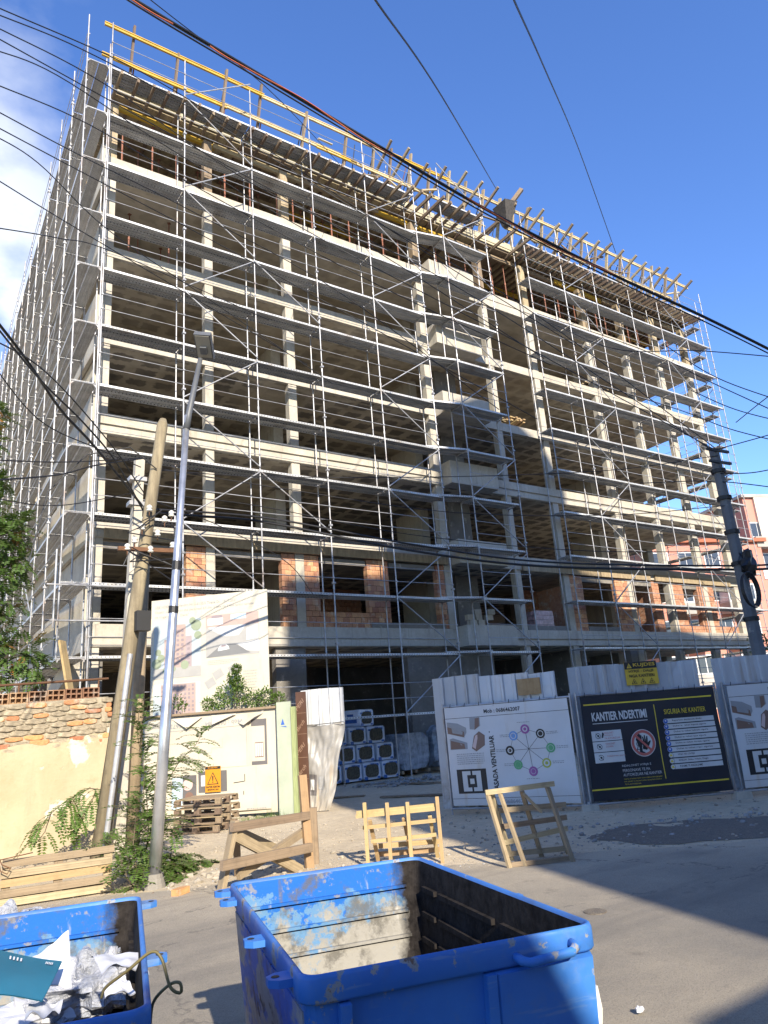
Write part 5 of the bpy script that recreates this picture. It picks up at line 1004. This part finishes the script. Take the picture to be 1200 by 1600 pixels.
for i, (x0, y0, x1, y1, lab) in enumerate(((508, 1247, 570, 1243, 'long dark board lying flat across the opening at the left'), (596, 1245, 694, 1241, 'long dark board lying flat across the opening at the right'), (560, 1226, 690, 1222, 'bent dark strip lying in front of the wool packs'), (640, 1219, 700, 1212, 'short dark plank below the wrapped pallets'))):
    a_, b_ = atZ(x0, y0, .06), atZ(x1, y1, .06); o = MB().beam(Vector(), b_-a_, .22, .03).mesh('floor_board', OLDWOOD if i else GREYWOOD); tag(link('floor_board', o, None, a_), lab, 'board', 'boards lying in the opening')
for i, (x, y, c, lab) in enumerate(((840, 1557, PW, 'crushed white paper scrap on the road right of the container'), (1000, 1582, PW, 'small white litter scrap on the sunlit road'))):
    T = Thing('litter', lab, 'litter', tuple(atZ(x, y, .03))); T.part('scrap', MB().blob((0, 0, .015), (.03, .022, .018), i, .6, 8, 6, 2), c)
T = Thing('broken_brick', 'broken red brick lying by the lamp post foot', 'brick', tuple(atZ(283, 1394, .03)), .6); T.part('piece', MB().box(-.12, -.05, -.02, .10, .05, .05), OLDBRICK)
q = atZ(930, 1425, .02); tag(link('manhole_cover', MB().tube((0, 0, 0), (0, 0, .008), .10, 18).mesh('manhole_cover', PITM), None, q), 'small round dark valve cover in the road beside the container', 'manhole cover')
# ================================================================ plants
def m_leaf(name, c1, c2):
    s = Mat(name); r_ = s.noise(1.1, detail=4); q = s.noise(23, detail=2)
    c = s.mix(s.ramp(r_, .3, .7), c1, c2); c = s.mix(s.ramp(q, .4, .7, 0, .5), c, tuple(min(1, x*1.5) for x in c2[:3])+(1,))
    s.put(s.b.inputs['Base Color'], c); s.b.inputs['Roughness'].default_value = .5
    tr = s.n('ShaderNodeBsdfTranslucent', {'Color': s.mix(.5, c, (.20, .28, .03, 1))}); mx_ = s.n('ShaderNodeMixShader', {0: .3}); out = s.t.nodes['Material Output']
    s.t.links.new(s.b.outputs[0], mx_.inputs[1]); s.t.links.new(tr.outputs[0], mx_.inputs[2]); s.t.links.new(mx_.outputs[0], out.inputs[0]); return s.m
LEAF = m_leaf('locust_leaf', (.055, .105, .018, 1), (.105, .17, .032, 1)); LEAFD = m_leaf('dark_leaf', (.025, .055, .012, 1), (.055, .10, .02, 1)); LEAFO = m_leaf('dry_leaf', (.26, .10, .02, 1), (.34, .18, .05, 1)); BARK = simple('bark', (.16, .12, .08, 1), .9, amt=.3)
def leaflet(mb, p, d, n, L, W):
    s_ = d.cross(n).normalized()*W/2; mb.add([p, p+d*L*.45+s_-n*W*.12, p+d*L, p+d*L*.45-s_-n*W*.12], [(0, 1, 2), (0, 2, 3)])
def frond(mb, st, p, d, L, n=9, droop=.6, ll=.055):
    d = d.normalized(); pts = [p.copy()]; step = L/n
    for i in range(n):
        d = (d+Vector((0, 0, -droop*.16))).normalized(); p = p+d*step; pts.append(p.copy())
        side = d.cross(Vector((0, 0, 1)))
        if side.length < .1: side = Vector((1, 0, 0))
        side.normalize(); up = side.cross(d).normalized(); q = ll*(1-.35*abs(i/n-.4))
        for sg_ in (-1, 1):
            ld_ = (side*sg_+d*.35+up*U(-.15, .25)).normalized(); leaflet(mb, p, ld_, (up+side*U(-.4, .4)).normalized(), q*U(.85, 1.1), q*.52)
    leaflet(mb, p, d, Vector((0, 0, 1)), ll, ll*.46); st.path(pts, .0022, 3, False)
def sapling(name, label, stems, base, mat=LEAF, ll=.055, fl=(.28, .42), dens=9, droop=.6):
    base = Vector(base); T = Thing(name, label, 'sapling', tuple(base), 0, None); f, s_ = MB(), MB()
    for pts in stems:
        pts = [Vector(p)-base for p in pts]; s_.path(pts, [max(.003, .010*(1-i/len(pts))) for i in range(len(pts))], 5)
        for i in range(len(pts)-1):
            m_ = max(1, int((pts[i+1]-pts[i]).length*dens))
            for k in range(m_):
                q = pts[i].lerp(pts[i+1], (k+U(0, 1))/m_); a = U(0, 2*PI); dr = (pts[i+1]-pts[i]).normalized()
                frond(f, s_, q, Vector((math.cos(a), math.sin(a)-.25, U(-.1, .5)))+dr*.5, U(*fl), 9, droop, ll)
    T.part('foliage', f, mat, kind='stuff'); T.part('stem', s_, BARK); return T
D_ = lambda x, y, d: atD(x, y, d)
sapling('locust_sapling', 'leafy green locust sapling growing between the lamp post and the poles',
        [[D_(215, 1380, 10.9), D_(208, 1320, 10.9), D_(215, 1250, 11)], [D_(222, 1380, 11.2), D_(232, 1300, 11.3), D_(228, 1220, 11.4), D_(215, 1150, 11.5), D_(218, 1090, 11.6)], [D_(222, 1370, 10.8), D_(200, 1340, 10.7), D_(190, 1310, 10.6)], [D_(225, 1380, 11.1), D_(215, 1330, 11.1), D_(222, 1280, 11.1), D_(226, 1200, 11.3)],
         [D_(228, 1330, 11.4), D_(250, 1240, 11.8), D_(280, 1190, 12.2), D_(305, 1165, 12.5), D_(322, 1135, 12.7)], [D_(230, 1290, 11.4), D_(252, 1225, 11.7), D_(268, 1190, 11.9), D_(300, 1190, 12.1)], [D_(218, 1180, 11.5), D_(222, 1130, 11.6), D_(232, 1100, 11.6)], [D_(238, 1320, 11.2), D_(258, 1275, 11.4), D_(270, 1300, 11.4)], [D_(212, 1390, 10.7), D_(200, 1375, 10.5), D_(188, 1345, 10.5)], [D_(220, 1380, 10.8), D_(225, 1360, 10.6), D_(205, 1350, 10.5)]], atZ(222, 1385), LEAF, .076, (.28, .44), 26)
sapling('locust_branch', 'long drooping locust branch hanging in front of the ochre plaster wall', [[D_(170, 1235, 13.7), D_(140, 1232, 13.6), D_(105, 1250, 13.5), D_(75, 1275, 13.5), D_(58, 1300, 13.5)], [D_(150, 1235, 13.6), D_(140, 1260, 13.5), D_(130, 1280, 13.5)], [D_(110, 1248, 13.5), D_(112, 1280, 13.4), D_(118, 1295, 13.4)], [D_(80, 1270, 13.5), D_(70, 1300, 13.4), D_(55, 1320, 13.4)]], atZ(175, 1335), LEAF, .088, (.3, .48), 16, 1.0)
sapling('ground_vine', 'low green creeper spreading right of the lamp post foot', [[D_(245, 1375, 10.8), D_(275, 1355, 11.2), D_(305, 1345, 11.6), D_(335, 1345, 11.8)], [D_(250, 1365, 11.0), D_(270, 1340, 11.5), D_(300, 1335, 11.9)], [D_(245, 1385, 10.6), D_(268, 1375, 10.8), D_(292, 1365, 11)], [D_(240, 1355, 11.2), D_(258, 1335, 11.6), D_(285, 1345, 11.6)]], atZ(250, 1380), LEAF, .062, (.16, .26), 44)
sapling('low_sapling', 'small bright locust shoot at the foot of the wooden pole', [[D_(170, 1330, 13.0), D_(165, 1315, 12.9), D_(158, 1312, 12.8)], [D_(175, 1330, 12.9), D_(182, 1312, 12.8)]], atZ(172, 1332), LEAF, .055, (.2, .3), 40)
def bush(name, label, blobs, base, n, mat, cat='shrub', ll=.07):
    base = Vector(base); T = Thing(name, label, cat, tuple(base)); f, s_ = MB(), MB()
    for c, r_ in blobs:
        c = Vector(c)-base; s_.path([Vector((0, 0, 0)), c*.6, c], [.02, .012, .006], 5)
        for k in range(n):
            d = Vector((random.gauss(0, 1), random.gauss(0, 1), random.gauss(0, 1))).normalized(); q = c+d*r_*U(.35, 1.05)
            leaflet(f, q, (d+Vector((U(-.6, .6), U(-.6, .6), U(-.4, .4)))).normalized(), Vector((U(-1, 1), U(-1, 1), 1)).normalized(), ll*U(.7, 1.2), ll*.5)
    T.part('foliage', f, mat, kind='stuff'); T.part('stem', s_, BARK); return T
hb_ = on_h(3.0, 0, -.25)
bush('billboard_shrub', 'young green shrub rising behind the cream hoarding before the billboard', [(D_(365, 1060, 18.0), .15), (D_(370, 1045, 18.0), .10), (D_(355, 1085, 18.0), .28), (D_(375, 1085, 18.0), .24), (D_(345, 1095, 18.0), .2), (D_(395, 1092, 18.0), .22), (D_(415, 1088, 18.0), .22), (D_(435, 1092, 18.0), .16), (D_(325, 1100, 18.0), .14), (D_(372, 1068, 18.0), .16)], D_(370, 1280, 18.0)*1+Vector((0, 0, 0)), 260, LEAF)
bush('small_shrub', 'small leafy sprout at the lower left of the billboard', [(D_(278, 1096, 18.3), .14), (D_(285, 1103, 18.3), .1)], D_(280, 1285, 18.3), 90, LEAF)
gm_ = MB()
for k in range(1500):
    u_, v_ = U(3.2, 4.6), random.gauss(.55, .28); c = lo+dv*u_+nv*abs(v_); h = U(.05, .2)*max(.3, 1-abs(u_-4)*.5)*(1.5 if abs(v_) < .3 and u_ > 3.9 else .8); a_ = U(0, 6.3); t_ = Vector((math.cos(a_), math.sin(a_), 0))
    gm_.add([c-t_*.004, c+t_*.004, c+Vector((U(-.04, .04), U(-.04, .04), h))], [(0, 1, 2)])
tag(link('grass_tuft', gm_.mesh('grass_tuft', LEAF)), kind='stuff')
LEAFT = m_leaf('tree_leaf', (.035, .075, .013, 1), (.075, .13, .025, 1))
tb = Vector((1.1, 17.2, 0)); T = Thing('locust_tree', 'locust tree with fine leaves and some dry orange leaves at the left edge', 'tree', tuple(tb)); f, fo, st_ = MB(), MB(), MB()
st_.path([Vector((-.6, .3, 0)), Vector((-.5, .2, 2)), Vector((-.2, .1, 4)), Vector((.1, 0, 6))], [.16, .13, .09, .05], 8)
cl = [(5, 850, .75), (25, 830, .6), (40, 815, .45), (48, 800, .32), (15, 900, .7), (30, 880, .45), (5, 960, .6), (10, 1000, .6), (40, 1010, .5), (65, 1005, .38), (20, 1030, .5), (5, 780, .5), (52, 865, .28), (30, 930, .35), (0, 680, .45), (8, 640, .42), (0, 720, .35), (-30, 800, 1.3), (-30, 950, 1.2), (-30, 660, .8), (18, 740, .16), (70, 1030, .3), (38, 850, .4), (12, 620, .2)]
for (x, y, r_) in cl:
    r_ *= .82; c = D_(x-20, y+14, 17.3)-tb; st_.path([Vector((-.2, .1, max(1.5, c.z-1.2))), c*.5+Vector((-.1, .05, c.z*.5-.4)), c], [.04, .02, .008], 5)
    for k in range(int(62*r_**1.5+24)):
        d = Vector((random.gauss(0, 1), random.gauss(0, 1), random.gauss(0, .8))).normalized(); q = c+d*r_*U(.2, 1)
        tgt = fo if (U(0, 1) < (.13 if y < 700 or y > 990 else .04)) else f; frond(tgt, st_, q, d+Vector((0, -.2, U(-.3, .3))), U(.2, .36), 6, .8, .105)
T.part('crown', f, LEAFT, kind='stuff'); T.part('dry_leaf', fo, LEAFO, kind='stuff'); T.part('trunk', st_, BARK)
# ================================================================ buildings beyond
def block(name, label, pa, pb, depth, H, wall, floors, winfn, roof=None, group=None):
    pa, pb = Vector(pa), Vector(pb); d = pb-pa; L = d.length
    T = Thing(name, label, 'building', (pa.x, pa.y, 0), math.atan2(d.y, d.x), group); T.part('wall', MB().box(0, 0, 0, L, depth, H), wall)
    if roof: T.part('roof', MB().box(-.4, -.4, H+.005, L+.4, depth+.4, H+.35), roof)
    fr, gl = MB().box(-.8, -.03, 0, .8, .06, 1.5), MB().box(-.7, -.045, .1, -.03, -.03, 1.4).box(.03, -.045, .1, .7, -.03, 1.4)
    FR = fr.mesh('window', WFRAME); GL = gl.mesh('pane', GLASS)
    for i in range(floors):
        for x in winfn(L):
            o = link('window', FR, T.o, (x, -.01, 1.1+3.05*i)); link('pane', GL, o)
    return T, L
WFRAME = simple('white_window_frame', (.72, .72, .72, 1), .5); GLASS = simple('window_glass', (.05, .06, .08, 1), .12, amt=.1)
PINKW = simple('pink_render', (.52, .24, .18, 1), .9, amt=.1, scale=.5); CREAMW = simple('cream_render', (.70, .63, .50, 1), .9, amt=.08, scale=.4); ROOF = simple('roof_tile', (.36, .13, .07, 1), .9); GREYW = simple('grey_render', (.42, .39, .35, 1), .9, amt=.15, scale=.5)
T, L = block('apartment_building', 'pink apartment block with white glazed balconies seen through the right end', (55.5, 38.6), (67, 34.2), 10, 15.6, PINKW, 5, lambda L: [L*.12, L*.33, L*.55, L*.78], ROOF)
for i in range(1, 5):
    for x in (L*.22, L*.66):
        T.part('balcony', MB().box(x-1.5, -1.3, 3.05*i-.1, x+1.5, -.005, 3.05*i+.85), GREYW if i % 2 else PINKW)
        if (i+int(x)) % 2: o = T.part('glazed_balcony', MB().box(x-1.45, -1.25, 3.05*i+.86, x+1.45, -.01, 3.05*i+2.4), WFRAME); T.part('pane', MB().box(x-1.3, -1.27, 3.05*i+1.0, x-.5, -1.24, 3.05*i+2.25).box(x-.4, -1.27, 3.05*i+1.0, x+.4, -1.24, 3.05*i+2.25).box(x+.5, -1.27, 3.05*i+1.0, x+1.3, -1.24, 3.05*i+2.25), GLASS, parent=o)
T, L = block('apartment_building', 'taller block with cream gable and pink front at the right picture edge', (67.5, 35.2), (76, 32.0), 12, 20.3, PINKW, 6, lambda L: [L*.1, L*.3], None)
T.part('gable', MB().box(L*.12, -.25, 15.2, L, -.005, 20.3), CREAMW); T.part('parapet_roof', MB().box(-.3, -.3, 20.305, L+.3, 12.2, 20.6), GREYW)
for i in range(1, 6):
    T.part('balcony', MB().box(L*.1-1.4, -1.2, 3.05*i-.1, L*.1+1.5, -.26, 3.05*i+.9), GREYW if i % 2 else WFRAME)
T.part('antenna', MB().tube((.8, 1, 20.6), (.8, 1, 22.6), .03, 5).tube((.3, 1, 22.2), (1.3, 1, 22.2), .02, 5), STEEL)
bush('roadside_tree', 'green treetop beyond the fence at the right picture edge', [((30.5+U(-1, 1), 15.5+U(-.6, .6), 3.6+U(-.5, .6)), .7) for k in range(7)], (30.5, 15.5, 0), 220, LEAFD, 'tree', .14)
# unseen blocks added behind the camera, sized and shaped to cast the site's shade
prof = [(.05, 24.5), (.05, 27.3), (4.2, 27.6), (4.35, 31.5), (7.1, 31.5), (7.3, 33), (8, 34.6), (9.6, 35.3), (12, 35.3), (13.9, 34.1), (14.5, 33), (14.7, 28.3), (16.3, 28), (18, 26.4), (24, 25.4), (60, 25.1), (60, 24.5)]
T = Thing('unseen_tower', 'unseen apartment block across the street, thin roof outline shaped to cast shade', 'building', (30, -15, 0)); T.part('wall', MB().box(-29.95, -11, 0, 30, 0, 24.5), CREAMW); T.part('roof_shade_slab', MB().prism([(u_-30, w_) for u_, w_ in prof], 'y', -.8, 0), CREAMW)
T = Thing('unseen_house', 'unseen house across the street at the left, sized to shade the containers', 'building', (-4, -6, 0)); T.part('wall', MB().box(-12, -7, 0, 3.38, 0, 5.85), GREYW)
T = Thing('unseen_low_block', 'unseen low block across the street at the right, sized to shade the road', 'building', (12, -6, 0)); T.part('wall', MB().box(-10.75, -7, 0, 16, 0, 5.05), CREAMW)
